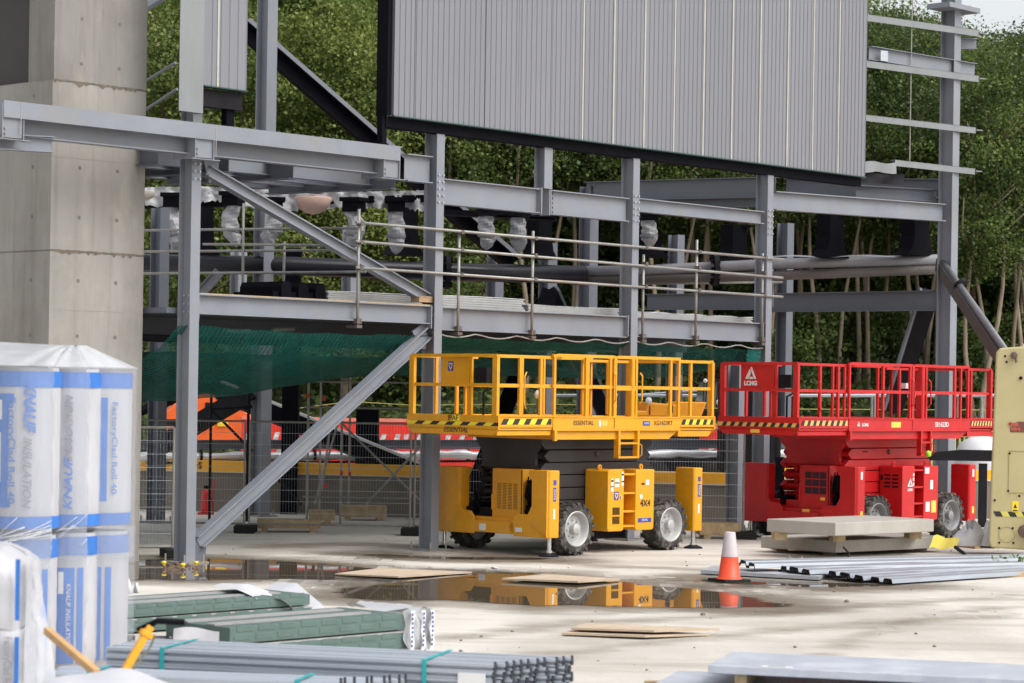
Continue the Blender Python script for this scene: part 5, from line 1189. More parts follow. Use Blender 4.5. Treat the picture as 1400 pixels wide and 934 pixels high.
# timber stick, yellow lever and white sheeting in the foreground
p, q = A(64, 862, 15.2), A(132, 920, 14.6); k = MB().bar(p, q, .045, .045); o = k.build('wooden_stake', mat('new timber', (.50, .30, .13), .7, 0, .2, 4), None, bevel=.004); tag(o, 'slanted pale wooden stake leaning from the film wrapped pack to the white sheeting', 'timber')
t = thing('yellow_lever', 'yellow lever arm with black handle and strap rising from the white sheeting', 'tool', A(175, 918, 14.8))
a, b_ = A(170, 918, 14.8), A(206, 856, 14.9); MB().bar(a, b_, .035, .05).bar(b_-(b_-a)*.24, b_-(b_-a)*.12, .05, .085).build('lever', yel, t, world=True, bevel=.008)
MB().path([A(188, 862, 14.9), A(208, 853, 14.9), A(215, 849, 14.9), A(252, 851, 14.95)], .02, 8).build('handle', black, t, True, world=True)
MB().path([A(212, 868, 14.9), A(206, 884, 14.9), A(180, 918, 14.8)], .007, 6).build('strap', mat('olive strap', (.14, .15, .08), .8), t, world=True)
def heap(u, v):
    x = 40+215*u; s = math.sin(math.pi*u)**.7; y = 946-(30+4*math.sin(u*13))*s*(math.sin(math.pi*min(1, v*.9+.1))); d = 13.6+1.8*v
    return A(x, y+4*math.sin(u*17+v*11)*v*(1-v), d)
o = MB().grid(40, 16, heap).build('white_sheeting', cloth, None, True); tag(o, 'crumpled white sheeting heap at the bottom left corner of the photo', 'sheeting')
# flat panel stack at the bottom right
pa = A(975, 908, 20.0); pt = .33
c0, c1 = G(968, 914, .30), G(1425, 948, .30); c2, c3 = G(1440, 905, .30), G(985, 899, .30)
t = thing('flat_panel_stack', 'grey blue flat metal panels stacked on timber at the bottom right edge', 'panel stack', Vector((c0.x, c0.y, 0)))
cc = G(1480, 938, .3)-c0; cc.z = 0; dirp = cc.normalized(); bk_ = Vector((-dirp.y, dirp.x, 0))
MB().par(c0+Zv*-.04, dirp*3.6, bk_*1.15, Zv*.07).build('panel', panelg, t, world=True, bevel=.008)
MB().par(c0+Vector((-.5, -.12, -.19)), dirp*4.2, bk_*1.2, Zv*.05).build('panel', panelg, t, world=True, bevel=.008)
MB().par(c0+dirp*.22+bk_*.05+Zv*-.138, dirp*.10, bk_*.9, Zv*.096).par(c0+dirp*2.6+bk_*.05+Zv*-.138, dirp*.10, bk_*.9, Zv*.096).build('bearer', timm, t, world=True)
MB().par(c0+dirp*.45+bk_*.02+Zv*.0325, dirp*.26, bk_*.10, Zv*.002).build('label_plate', whitep, t, world=True)
k = MB()
for i in range(7): k.par(c0+dirp*(.50+.022*i)+bk_*.07+Zv*.0355, dirp*.014, bk_*.03, Zv*.001)
k.build('label_print', inkb, t, world=True)
MB().par(c0+Vector((-.4, .1, -.30)), dirp*3.8, bk_*.1, Zv*.1).par(c0+Vector((-.5, .7, -.30)), dirp*3.8, bk_*.1, Zv*.1).build('bearer', timm, t, world=True)
# plywood on the ground
def plyb(label, pts, z=.02, th=.02, n=1):
    q = [G(x, y, z) for x, y in pts]; c = sum(q, Vector())/len(q); t = thing('plywood_sheet', label, 'board', Vector((c.x, c.y, 0)), 0, 'plywood sheets left on the slab')
    for i in range(n):
        k = MB(); e = Vector((.10*i, .12*i, .045*i)); b_ = [v-c for v in q]; b_ = [Vector((v.x, v.y, z+.01*math.sin(j*2)))+e for j, v in enumerate(b_)]
        k.add(b_+[v+Zv*th for v in b_], [(0, 1, 2, 3)[::-1], (4, 5, 6, 7)]+[(j, (j+1) % 4, (j+1) % 4+4, j+4) for j in range(4)]); k.build('board', ply, t)
    return t
plyb('splintered double plywood sheet lying on dry slab in the middle foreground', [(768, 868), (882, 873), (972, 868), (790, 861)], .015, .022, 2)
plyb('pale plywood sheet lying in the puddle left of the yellow reflection', [(458, 786), (545, 791), (645, 783), (520, 778)], .02, .02)
plyb('plywood sheet on the puddle edge before the yellow lift', [(686, 793), (790, 798), (848, 793), (745, 787)], .03, .025)
# small litter and yellow bolt caps
k = MB(); rr = random.Random(9)
for i in range(150):
    x, y = rr.uniform(300, 1400), rr.uniform(735, 930)
    p = G(x, y); s = rr.uniform(.006, .024)*(1.6 if rr.random() < .1 else 1); k.lathe([(0, s), (s*.8, s*.6), (s, 0)], (p.x, p.y, 0), n=5)
tag(k.build('gravel_litter', mat('dark grit', (.16, .13, .11), .9)), 'scattered dark grit and stones on the pale slab', 'grit', kind='stuff')
for i, (x, y, d, lab) in enumerate([(224, 764, None, 'yellow bolt cap left of the first column base'), (250, 767, None, 'yellow bolt cap in front of the first column base'), (268, 764, None, 'yellow bolt cap right of the first column base')]):
    p = G(x, y+14); t = thing('bolt_cap', lab, 'bolt cap', p, 0, 'yellow caps on holding down bolts')
    MB().tube((0, 0, 0), (0, 0, .09), .012, 6).build('bolt', mat('rusty bolt', (.15, .07, .04), .8), t); MB().lathe([(.0, .115), (.03, .11), (.04, .09), (.015, .07), (.015, .05)], (0, 0, 0), n=10).build('cap', yel2, t, True)
k = MB(); 
for i in range(14): p = G(rr.uniform(228, 272), rr.uniform(772, 782)); k.par(p, Vector((rr.uniform(-.15, .15), rr.uniform(-.05, .05), rr.uniform(0, .06))), (.02, .01, 0), (0, 0, .02))
tag(k.build('debris_scrap', mat('rusty scrap', (.16, .10, .07), .9, 0, .5, 9)), 'small rusty scraps and sticks around the first column base', 'scrap', kind='stuff')
for (x, y, w_, h_, lab) in ((172, 812, .1, .2, 'white paper scrap standing by the left insulation stack'), (186, 811, .05, .13, 'small white paper scrap just right of the larger one'), (676, 778, .09, .03, 'white litter floating at the puddle before the yellow lift'), (1280, 748, 0, 0, '')):
    if w_:
        p = G(x, y); o = MB().grid(4, 4, lambda u, v: p+Vector((w_*2*(u-.5)*(1-.7*v), .04*math.sin(u*5+v*3), h_*v))).build('paper_scrap', cloth, None, True); tag(o, lab, 'litter')
p = A(1288, 752, 40); o = MB().grid(6, 6, lambda u, v: p+Vector((-.22+.42*u+.08*v, .1*math.sin(u*4), .02+.22*v*(1-.25*u)+.02*math.sin(u*9)))).build('yellow_sheet', mat('yellow card', (.75, .62, .12), .6), None, True); tag(o, 'folded yellow sheet standing at the right end of the concrete slabs', 'sheet')
# traffic cone
p = G(997, 795.5); cn = thing('traffic_cone', 'orange red traffic cone with a wide white sleeve on a black base', 'cone', p, .5)
MB().bx(-.22, .22, -.22, .22, 0, .045).build('base', rub2, cn, bevel=.012)
MB().lathe([(.185, .045), (.175, .06), (.155, .07), (.118, .355)], (0, 0, 0), n=24).build('cone_body', mat('orange red cone', (.80, .07, .02), .45, 0, .06, 8), cn, True)
MB().lathe([(.1205, .355), (.076, .68), (.07, .695), (.05, .70), (.05, .66)], (0, 0, 0), n=24).build('reflective_sleeve', mat('dull white sleeve', (.52, .46, .48), .5, 0, .06, 9), cn, True)
# concrete slabs stacked before the red lift
def slab(label, x0, y0, xm, ym, x1, y1, z0, hh):
    a, m_, b_ = G(x0, y0, z0), G(xm, ym, z0), G(x1, y1, z0); e = (a-m_); f = (b_-m_); t = MB().par(m_, e, f, Zv*hh).build('concrete_slab', conc2, None, bevel=.015); return tag(t, label, 'slab', 'stacked concrete slabs')
slab('lower precast concrete slab of the pair in front of the red lift', 1040, 749, 1143, 756, 1292, 749, .07, .20)
slab('upper precast concrete slab resting on the lower one', 1048, 727, 1142, 733, 1277, 727, .40, .21)
m_ = G(1143, 760, .07)
k = MB()
for (x, y, z) in ((1070, 754, 0), (1135, 759, 0), (1260, 753, 0)): p = G(x, y, 0); k.bx(p.x-.1, p.x+.1, p.y+.05, p.y+.9, .0, .07)
for (x, y) in ((1070, 735), (1150, 737), (1255, 733)): p = G(x, y, .33); k.bx(p.x-.1, p.x+.1, p.y+.22, p.y+.8, .27, .40)
BBK = tag(k.build('bearer_block', timm), 'short timber bearer block packed under the concrete slabs by the red lift', 'timber', 'bearer blocks under the concrete slabs')
t = MB().path([A(1142, 727, 40), A(1146, 745, 39.6), A(1152, 748, 39.5)], .012, 6).build('lifting_loop', galvd, None, True); tag(t, 'thin wire lifting loop hanging at the slab corner', 'wire')
# heap of metal decking offcuts
def deck(label, xa, ya, xb, yb, z0, wdt, nrib, tilt=0):
    a, b_ = G(xa, ya, z0), G(xb, yb, z0); t = thing('decking_sheet', label, 'decking', a, math.atan2((b_-a).y, (b_-a).x), 'loose metal decking sheets'); L = (b_-a).length; p = wdt/nrib; pts = []
    for i in range(nrib): y = i*p; pts += [(y, 0), (y+p*.08, .055), (y+p*.62, .06), (y+p*.72, 0)]
    pts.append((wdt, 0)); vs = []
    for y, z in pts: vs += [(0, y, z+tilt*y), (L, y, z+tilt*y)]
    k = MB(); k.add(vs, [(2*i, 2*i+1, 2*i+3, 2*i+2) for i in range(len(pts)-1)]); k.build('ribbed_sheet', mat('zinc decking', (.30, .325, .36), .38, .3, .16, 3, stretch=(.4, 3, 3)), t, solid=.008)
    k = MB()
    for i in range(len(pts)-1):
        (y0, q0), (y1, q1) = pts[i], pts[i+1]; k.par((-.006, y0, q0-.03+tilt*y0), (0, y1-y0, q1-q0+tilt*(y1-y0)), (0, 0, .034), (.012, 0, 0))
    k.build('cut_edge', black2, t)
for i, lab in enumerate(('rearmost narrow decking channel, nearest the concrete slabs', 'second decking channel from the rear, with a bent strap above it', 'third decking channel from the rear in the loose heap', 'fourth decking channel from the rear, its black end stepping forward', 'second decking channel from the front of the loose heap', 'frontmost decking channel with a bright folded edge')):
    f = i/5; deck(lab, 1046+168*f+(-14, 8, -6, 12, 0, 6)[i], 777+21*f, 1425, (768, 774, 771, 778, 777, 785)[i], .125-.10*f, .46, 2, (.10, -.03, .06, .02, .08, .03)[i])
a, b_ = G(958, 786), G(1120, 795)
k = MB().par(a+Zv*.02, b_-a, Vector((.25, .9, 0)), Zv*.05); tag(k.build('flat_offcut', galv), 'flat silver offcut strip beside the traffic cone', 'offcut')
k = MB().path([A(1153, 748, 37.5), A(1161, 757, 37.3), A(1158, 769, 37.2), A(1146, 772, 37.1), A(1128, 764, 37.2), A(1124, 771, 37.1)], .014, 6); tag(k.build('bent_strap', black2, None, True), 'bent black steel strap sticking up from the decking heap', 'strap')
k = MB().path([A(1306, 748, 38.5), A(1318, 757, 38.2), A(1322, 764, 38)], .03, 6); tag(k.build('dark_offcut', black2), 'small dark hooked offcut on the right of the decking heap', 'offcut')
p = A(1092, 766, 38); o = MB().grid(6, 6, lambda u, v: p+Vector((-.14+.26*u-.06*v*math.sin(u*9), .1*math.sin(u*6+v), -.06+.11*v*(.6+.5*math.sin(u*11))+.02*v))).build('plastic_scrap', cloth, None, True); tag(o, 'white plastic scrap on top of the decking heap', 'plastic')
wd_ = MB().par(G(1335, 792, 0), G(1400, 789, 0)-G(1335, 792, 0), (.05, .4, 0), Zv*.07); tag(wd_.build('timber_batten', timm), 'timber batten under the right end of the decking heap', 'timber')
lf = MB(); 
for i in range(60): p = A(rr.uniform(1358, 1400), rr.uniform(764, 776), 36.5+rr.random()); q = Vector((rr.uniform(-1, 1), rr.uniform(-1, 1), rr.uniform(0, 1))).normalized()*.07; s2 = q.orthogonal().normalized()*.025; lf.add([p, p+q+s2, p+q*1.6, p+q-s2], [(0, 1, 2, 3)])
tag(lf.build('cut_branch', mat('leaf weed', (.05, .11, .02), .6)), 'green leafy sprig lying on the decking at the right edge', 'sprig')
# pallet with white bags
p = G(1345, 748); t = thing('small_pallet', 'brown pallet with rubble on top beside the cream machine', 'pallet', p, .4)
k = MB()
for i in range(4): k.bx(-.45, .45, -.4+.24*i, -.26+.24*i, .10, .125)
for i in range(3): k.bx(-.45+.4*i, -.35+.4*i, -.4, .46, 0, .1)
k.build('slats', wood, t); MB().bx(-.38, -.1, -.35, .1, .125, .2).bx(.0, .3, -.2, .2, .125, .18).build('rubble', mat('rubble brown', (.28, .17, .11), .9, 0, .4, 7), t)
for i, (x, lab) in enumerate(((1326, 'white rubble sack slumped on the pallet left side'), (1350, 'white rubble sack folded upright on the pallet right side'))):
    p = G(x, 746, .13); o = MB().grid(16, 10, lambda u, v, i=i: p+Vector((math.cos(u*6.283)*(.24 if v < .5 else .24*(1-(v-.5)*1.6))*(1+.22*math.sin(u*12+i+v*4)), math.sin(u*6.283)*.18, .36*v*(1+.25*math.sin(u*6.28+i*2+1))+.04*math.sin(u*19+v*9)*v))).build('rubble_sack', white, None, True); tag(o, lab, 'sack', 'white sacks on the pallet')
# ================================================================ CREAM MACHINE
D4 = 40.0; nn_ = G(1358, 750)
cm0 = A(1360, 750, D4); cm0.z = 0
cmach = thing('cream_boom_lift', 'weathered cream machine with hazard stripes and a red logo at the right edge', 'boom lift', cm0, R(-11))
def cq(x, y): v = A(x, y, D4); return ((v.x-cm0.x), v.z)
o_ = [cq(1352, 740), cq(1355, 749), cq(1500, 757), cq(1500, 470), cq(1412, 469), cq(1408, 473), cq(1367, 476), cq(1362, 482)]
body_ = MB().prism(o_, (0, 0, 0), (1, 0, 0), (0, 0, 1), (0, 1.1, 0)).build('side_plate', cream, cmach, bevel=.03)
k = MB(); x0, z0 = cq(1378, 674); x1, z1 = cq(1440, 618)
k.bx(x0, x1, -.008, .01, z0, z0+.008).bx(x0, x0+.008, -.008, .01, z0, z1).bx(x0, x1, -.008, .01, z1, z1+.008); k.build('hatch_seam', mat('seam olive', (.30, .25, .12), .7), body_)
k = MB()
for (x, y) in ((1374, 487), (1376, 495), (1380, 620), (1378, 671), (1360, 684), (1393, 678), (1366, 722), (1384, 722), (1366, 742), (1385, 742)): a, b_ = cq(x, y); k.lathe([(0, -.012), (.018, -.01), (.02, 0)], (a, 0, b_), (0, 1, 0), 8)
a, b_ = cq(1395, 517); k.lathe([(0, -.03), (.03, -.02), (.03, 0)], (a, 0, b_), (0, 1, 0), 8)
k.build('bolt_head', black2, body_)
a, b_ = cq(1386, 486); MB().lathe([(0, -.10), (.05, -.09), (.06, -.04), (.05, 0)], (a, 0, b_), (0, 1, 0), 12).tube((a+.02, -.06, b_-.02), (a+.04, -.06, b_-.12), .02, 8).build('lock_pin', mat('brown pin', (.12, .08, .06), .5), body_)
a, b_ = cq(1376, 731); k = MB().lathe([(.125, -.006), (.133, -.006), (.133, 0), (.125, 0)], (a, 0, b_), (0, 1, 0), 24); k.build('round_cover', mat('seam olive', (.30, .25, .12), .7), body_)
a, b_ = cq(1400, 726); MB().lathe([(0, -.1), (.09, -.08), (.11, 0)], (a, 0, b_), (0, 1, 0), 12).build('hub_cover', mat('brown pin', (.18, .12, .07), .6), body_)
a, b_ = cq(1383, 701); c_, d_ = cq(1392, 685); MB().bx(a, c_, -.005, 0, b_, d_).build('warning_sticker', yel2, body_); MB().prism([(-.03, -.03), (.03, -.03), (0, .04)], ((a+c_)/2, -.007, b_+.11), (1, 0, 0), (0, 0, 1), (0, .003, 0)).bx(a+.015, c_-.015, -.007, -.004, b_+.03, b_+.05).build('sticker_print', inkb, body_)
k = MB(); a, b_ = cq(1356, 706); c_, d_ = cq(1356, 699)
for i in range(6): x = a+.02+i*.115; k.mi(i % 2); k.prism([(x, d_), (x+.115, d_), (x+.165, b_), (x+.05, b_)], (0, -.003, 0), (1, 0, 0), (0, 0, 1), (0, -.002, 0))
k.build('hazard_stripe', [inkb, mat('worn yellow', (.62, .55, .12), .6)], body_)
lgm = mat('faded red logo', (.48, .10, .06), .6); dkm = mat('logo outline', (.16, .06, .04), .6)
a, b_ = cq(1377.5, 580)
k = MB().lathe([(0, -.004), (.036, -.004)], (a+.045, 0, b_), (0, 1, 0), 14).bx(a+.05, a+.6, -.006, -.003, b_-.03, b_+.02).bx(a+.16, a+.6, -.006, -.003, b_+.02, b_+.045).bx(a+.04, a+.6, -.0065, -.003, b_-.13, b_-.03); k.build('logo_plate', dkm, body_)
text('Quik', .085, (a+.005, -.010, b_+.0), (1, 0, 0), (0, 0, 1), lgm, body_, align='LEFT', bold=.005); text('Hire', .085, (a+.05, -.010, b_-.075), (1, 0, 0), (0, 0, 1), lgm, body_, align='LEFT', bold=.005)
MB().lathe([(.0, 0), (.42, .0), (.48, .1), (.48, .4), (0, .4)], (cq(1450, 740)[0], -.25, .46), (0, 1, 0), 24).build('wheel', rub2, cmach, True)
k = MB().bx(.1, 1.6, .05, 1.0, .2, .5); k.build('axle', black2, cmach)
MB().path([(cq(1400, 480)[0], .4, cq(1400, 482)[1]), (cq(1500, 465)[0], .4, cq(1500, 466)[1])], .15, 10).build('boom', cream, cmach)
# ================================================================ TREES
def leafmat(name, c):
    m = bpy.data.materials.new(name); m.use_nodes = True; t = m.node_tree; n = t.nodes; l = t.links; b = n['Principled BSDF']; b.inputs['Roughness'].default_value = .5; b.inputs['Specular IOR Level'].default_value = .35
    oi = n.new('ShaderNodeObjectInfo'); gi = n.new('ShaderNodeNewGeometry'); ad = n.new('ShaderNodeMath'); ad.operation = 'ADD'; l.new(oi.outputs['Random'], ad.inputs[0]); l.new(gi.outputs['Random Per Island'], ad.inputs[1])
    rp = n.new('ShaderNodeValToRGB'); rp.color_ramp.elements[0].position = .2; rp.color_ramp.elements[1].position = 1.8 if False else 1.0
    rp.color_ramp.elements[0].color = (*[x*.65 for x in c], 1); rp.color_ramp.elements[1].color = (c[0]*1.5, c[1]*1.3, c[2]*1.1, 1)
    mu = n.new('ShaderNodeMath'); mu.operation = 'MULTIPLY'; mu.inputs[1].default_value = .5; l.new(ad.outputs[0], mu.inputs[0]); l.new(mu.outputs[0], rp.inputs[0]); l.new(rp.outputs[0], b.inputs['Base Color'])
    tl = n.new('ShaderNodeBsdfTranslucent'); l.new(rp.outputs[0], tl.inputs[0]); ms = n.new('ShaderNodeMixShader'); ms.inputs[0].default_value = .38; l.new(b.outputs[0], ms.inputs[1]); l.new(tl.outputs[0], ms.inputs[2]); l.new(ms.outputs[0], n['Material Output'].inputs[0]); return m
LFA, LFB, LFC = leafmat('fresh leaf', (.235, .31, .09)), leafmat('mid leaf', (.112, .172, .044)), leafmat('deep leaf', (.05, .086, .024))
def leaf(k, p, s, rr):
    a = Vector((rr.gauss(0, 1), rr.gauss(0, 1), rr.gauss(-.25, .6))).normalized()*s; b_ = a.orthogonal().normalized(); b_ = (b_*math.cos(rr.random()*6.28)+a.normalized().cross(b_)*math.sin(rr.random()*6.28))*s*.36
    k.v += [p, p+a*.55+b_, p+a, p+a*.55-b_]; i = len(k.v)-4; k.f.append((i, i+1, i+2, i+3)); k.m.append(k.cur)
def make_tree(name, lab, seed, H_, cb, cr_, nclump, mats, bm_, stems=1, nl=170, ls=.112, grp='trees of the wood behind the site'):
    rr = random.Random(seed); t = thing(name, lab, 'tree', (0, 0, 0), 0, grp); k = MB(); tips = []
    for s in range(stems):
        lean = Vector((rr.uniform(-.12, .12), rr.uniform(-.1, .1), 1)) if stems > 1 else Vector((rr.uniform(-.04, .04), rr.uniform(-.04, .04), 1)); base = Vector((rr.uniform(-.5, .5)*(stems > 1), rr.uniform(-.3, .3)*(stems > 1), -.3))
        pts = [base+Vector((lean.x*z+.25*math.sin(z*.5+s*2+seed)*min(1, z/4), lean.y*z+.18*math.sin(z*.6+s), z)) for z in [H_*.86*i/10 for i in range(11)]]
        r0 = rr.uniform(.11, .15)*(.75 if stems > 1 else 1.1); k.path(pts, r0, 8, [max(.025, r0*(1.25 if i == 0 else 1-.085*i)) for i in range(11)])
        for j in range(9 if stems == 1 else 6):
            i = rr.randint(3 if stems == 1 else 6, 9); p = pts[i]; a = rr.uniform(0, 6.28); L = rr.uniform(.8, 2.6)*(1.1-.06*i)*cr_/2.4; q1 = p+Vector((math.cos(a)*L*.5, math.sin(a)*L*.5, L*.35)); q2 = q1+Vector((math.cos(a+.4)*L*.5, math.sin(a+.4)*L*.5, L*.5)); k.path([p, q1, q2], .05, 5, [.06, .035, .015]); tips += [q1, q2]
        tips += pts[6:]
    k.build('trunk', bm_, t, True)
    k = MB(); cz = (cb+H_)/2; hz = (H_-cb)/2
    for c in range(nclump):
        if rr.random() < .3: p = rr.choice(tips)+Vector((rr.gauss(0, .5), rr.gauss(0, .5), rr.gauss(0, .4)))
        else:
            a = rr.uniform(0, 6.28); v = rr.uniform(-1, 1); rad = (1-abs(v)**2.2)**.5*cr_*rr.uniform(.4, 1.05)*(1+.30*math.sin(a*3+seed)+.24*math.sin(v*9+a*2)); p = Vector((math.cos(a)*rad, math.sin(a)*rad, cz+v*hz))
        if p.z < cb-.4: p.z = cb+rr.random()
        cs = rr.choice((.32, .45, .6, .85)); k.mi(0 if rr.random() < .5 else 1)
        n_ = int(nl*rr.uniform(.6, 1.2)*(cs/.55)**1.3)
        for i in range(n_):
            d_ = Vector((rr.gauss(0, 1), rr.gauss(0, 1), rr.gauss(0, .6)))*cs*.66; leaf(k, p+d_, ls*rr.uniform(.6, 1.3), rr)
    k.build('crown', mats, t); return t
T = [make_tree('birch_tree', '', 1, 15.5, 2.5, 2.7, 230, [LFA, LFB], bark), make_tree('ash_tree', '', 2, 14, 4.0, 3.0, 220, [LFB, LFC], bark),
     make_tree('woodland_tree', '', 3, 13, 5.5, 2.6, 170, [LFB, LFC], barkp, 3), make_tree('alder_tree', '', 4, 12, 1.2, 2.5, 230, [LFA, LFB], bark), make_tree('woodland_tree', '', 5, 12.5, 6.2, 2.7, 150, [LFC, LFB], barkp, 2)]
used = set()
HT = [15.5, 14, 13, 12, 12.5]
def plant(kind, x, d, sc, lab, dz=0, name=None):
    p = A(x, 560, d); t = max(0, min(1, (d-58-.12*max(0, p.x))/14)); z = 3.2*t*t*(3-2*t)
    if x > 1150: sc = (A(x, (26 if x < 1300 else 58)+rnd.uniform(-22, 16), d).z-z)/(HT[kind]+.25)
    if kind in used: o = copy_tree(T[kind])
    else: o = T[kind]; used.add(kind)
    o.location = (p.x, d, z+dz-.1); o.rotation_euler = (0, 0, rnd.uniform(0, 6.28)); o.scale = (sc*rnd.uniform(.95, 1.1),)*2+(sc,); o['label'] = lab
    return o
LB = {0: 'bright green tall birch in the wood at upper left', 3: 'low branched yellow green tree at the edge of the wood', 1: 'dense mid green tree in the wood behind the frame', 2: 'pale multi stemmed tree with bare lower trunks on the right side of the wood', 4: 'dark tree with slim bare trunks in the shade of the wood'}
KB = {0: 'bright green tall birch', 3: 'low branched yellow green tree', 1: 'dense mid green tree', 2: 'pale multi stemmed tree', 4: 'slim trunked shady tree'}
PH = {215: 'just right of the concrete pillar', 265: 'behind the upper corner flashing', 330: 'behind the narrow cladding strip', 418: 'between the tall inner post and the black raker', 470: 'above the lower end of the black raker', 525: 'beside the black edge of the big cladding', 590: 'behind the second column', 660: 'between the second column and the short upper post', 720: 'behind the short upper post',
      790: 'right of the short upper post', 850: 'behind the third column', 900: 'just right of the third column', 960: 'midway between the third and fourth columns', 1010: 'left of the fourth column', 1060: 'just right of the fourth column', 1085: 'behind the inner column next to the fourth column', 1130: 'behind the left flared black post', 1178: 'between the two flared black posts', 1215: 'behind the right edge of the big cladding',
      1245: 'behind the right flared black post', 1272: 'behind the corner column', 1345: 'above the slanting black strut', 1330: 'behind the open ends of the side rails', 1392: 'above the cream machine', 1395: 'topmost at the right edge of the photo', 1425: 'cut off by the right edge of the photo'}
for i, (kd, x, d, sc) in enumerate([(0, 215, 68, 1.05), (3, 265, 66, 1.0), (0, 330, 70, 1.1), (0, 418, 69, 1.12), (3, 470, 66, .95), (0, 525, 71, 1.1), (3, 590, 67, .9), (1, 660, 70, 1.0), (4, 720, 68, .95), (2, 790, 69, .95), (1, 850, 72, 1.0), (4, 900, 68, .9), (2, 960, 70, .92), (1, 1010, 73, .95), (4, 1060, 68, .88),
     (2, 1085, 71, .95), (4, 1130, 69, .86), (2, 1178, 70, .93), (1, 1215, 75, .93), (4, 1245, 69, .84), (2, 1272, 72, .9), (2, 1345, 66, .82), (1, 1330, 76, .92), (2, 1392, 68, .86), (1, 1395, 75, .95), (4, 1425, 70, .9)]):
    plant(kd, x, d, sc, KB[kd]+' '+PH[x])
for i in range(26):
    x = 190+i*50+rnd.uniform(-14, 14); plant([3, 0, 0, 3][i % 4] if x < 640 else [1, 3, 1][i % 3], x, rnd.uniform(79, 86), (1.15 if x < 700 else .93 if x < 1180 else .86)*rnd.uniform(.95, 1.05), 'tree in the back row of the wood, mostly hidden by nearer crowns')
for i in range(24):
    x = 160+i*56+rnd.uniform(-14, 14); plant([1, 3, 0][i % 3], x, rnd.uniform(92, 100), (1.3 if x < 700 else 1.02 if x < 1180 else .92)*rnd.uniform(.95, 1.05), 'tree in the farthest row of the wood, seen only through gaps')
# the label of a proto never used would be empty
for i, t in enumerate(T):
    if i not in used: t['label'] = LB[i]
# shrubs and undergrowth
k = MB(); rr = random.Random(21)
for i in range(1500):
    x = rr.uniform(150, 1450); d = rr.uniform(61, 74); p = A(x, 560, d); t = max(0, min(1, (d-58-.12*max(0, p.x))/14)); z = 3.2*t*t*(3-2*t); k.mi(rr.choice((0, 1, 1)))
    hh = rr.uniform(.15, .7)*(1.6 if rr.random() < .2 else 1)
    for j in range(30): leaf(k, Vector((p.x+rr.gauss(0, .35), d+rr.gauss(0, .3), z+rr.uniform(0, hh))), .16*rr.uniform(.6, 1.4), rr)
tag(k.build('undergrowth', [LFB, LFC]), 'low green undergrowth covering the bank below the wood', 'undergrowth', kind='stuff')
def shrub(seed, r, h):
    k = MB(); rr = random.Random(seed)
    for c in range(60):
        a = rr.uniform(0, 6.28); v = rr.random(); q = Vector((math.cos(a)*r*rr.uniform(.2, 1)*(1-.5*v), math.sin(a)*r*rr.uniform(.2, 1)*(1-.5*v), h*v)); k.mi(c % 2)
        for j in range(80): leaf(k, q+Vector((rr.gauss(0, .24), rr.gauss(0, .24), rr.gauss(0, .2))), .14*rr.uniform(.6, 1.3), rr)
    return k
sh = thing('shrub', '', 'shrub', (0, 0, 0), 0, 'shrubs at the edge of the wood'); shrub(5, 1.1, 2.6).build('foliage', [LFB, LFC], sh); MB().path([(0, 0, -.2), (.1, 0, .8), (.05, .1, 1.8)], .04, 6).build('stem', bark, sh)
for i, x in enumerate((560, 640, 700, 780, 850, 935, 1015, 1075, 1110, 1165, 1215, 1320, 1385)):
    o = sh if i == 0 else copy_tree(sh); d = 67+(i*37 % 7); p = A(x, 560, d); t = max(0, min(1, (d-58-.12*max(0, p.x))/14)); o.location = (p.x, d, 3.2*t*t*(3-2*t)); o.rotation_euler = (0, 0, i*1.3); s = .8+.3*((i*13) % 5)/5; o.scale = (s, s, s); o['label'] = 'leafy green shrub between the trunks at the edge of the wood'
for i in range(30):
    o = copy_tree(sh); x = 540+i*31+rnd.uniform(-8, 8); d = 77+(i*37 % 9); p = A(x, 560, d); o.location = (p.x, d, 2.6); o.rotation_euler = (0, 0, i*1.7); s = 1.5+.5*((i*13) % 5)/5; o.scale = (s, s, s*1.25); o['label'] = 'large dark shrub deep in the shade between the rear trunks'
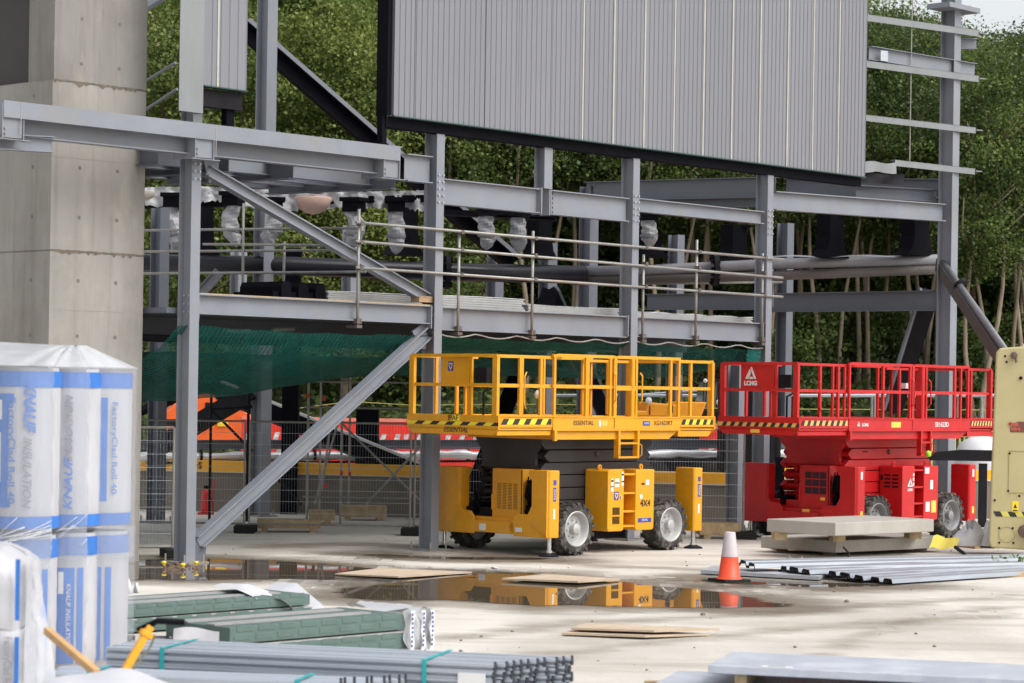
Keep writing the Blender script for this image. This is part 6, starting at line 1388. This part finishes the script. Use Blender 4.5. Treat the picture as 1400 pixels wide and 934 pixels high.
# ================================================================ lettering becomes plain meshes
bpy.context.view_layer.update(); dg = bpy.context.evaluated_depsgraph_get()
for o in [o for o in C.objects if o.type == 'FONT']:
    me = bpy.data.meshes.new_from_object(o.evaluated_get(dg)); n = bpy.data.objects.new('lettering', me); C.objects.link(n); n.parent = o.parent; n.matrix_local = o.matrix_local.copy(); bpy.data.objects.remove(o)
# ---- pieces that belong to one builder but stand apart become parts (or things) of their own
def islands(me):
    p = list(range(len(me.vertices)))
    def f(i):
        while p[i] != i: p[i] = p[p[i]]; i = p[i]
        return i
    for e in me.edges: a, b = f(e.vertices[0]), f(e.vertices[1]); p[a] = b
    g = {}
    for q in me.polygons: g.setdefault(f(q.vertices[0]), []).append(q.index)
    return list(g.values())
SPLIT = ('joint_plate', 'grab_handle', 'bearer', 'bearer_block', 'step', 'stand', 'label_plate', 'blue_plate', 'lifting_eye', 'rail_cap', 'hinge', 'uprights', 'posts', 'stub_rail', 'tie_rod', 'red_clips', 'amber_label', 'clamp', 'strap', 'white_marking', 'pipe_clip', 'joint_strip', 'tape_print', 'braces', 'cable_loop', 'foot_block', 'support')
for o in [o for o in C.objects if o.type == 'MESH' and o.name.split('.')[0] in SPLIT]:
    me = o.data; gs = islands(me)
    if len(gs) < 2 or len(gs) > 30 or o.children: continue
    for k_, g_ in enumerate(gs):
        used_ = sorted({v for q in g_ for v in me.polygons[q].vertices}); ix = {v: i for i, v in enumerate(used_)}
        co = [me.vertices[v].co.copy() for v in used_]; off = Vector()
        if o.parent is None: off = sum(co, Vector())/len(co); off.z = min(v.z for v in co)
        m2 = bpy.data.meshes.new(o.name); m2.from_pydata([v-off for v in co], [], [tuple(ix[v] for v in me.polygons[q].vertices) for q in g_])
        for mm in me.materials: m2.materials.append(mm)
        m2.polygons.foreach_set('material_index', [me.polygons[q].material_index for q in g_]); m2.polygons.foreach_set('use_smooth', [me.polygons[q].use_smooth for q in g_])
        n = bpy.data.objects.new(o.name.split('.')[0].rstrip('s') if o.name.split('.')[0] in ('uprights', 'posts', 'red_clips', 'braces') else o.name.split('.')[0], m2); C.objects.link(n); n.parent = o.parent; n.matrix_local = o.matrix_local.copy(); n.location = n.location+off
        for kk in ('label', 'category', 'group'):
            if kk in o: n[kk] = o[kk]
    bpy.data.objects.remove(o)
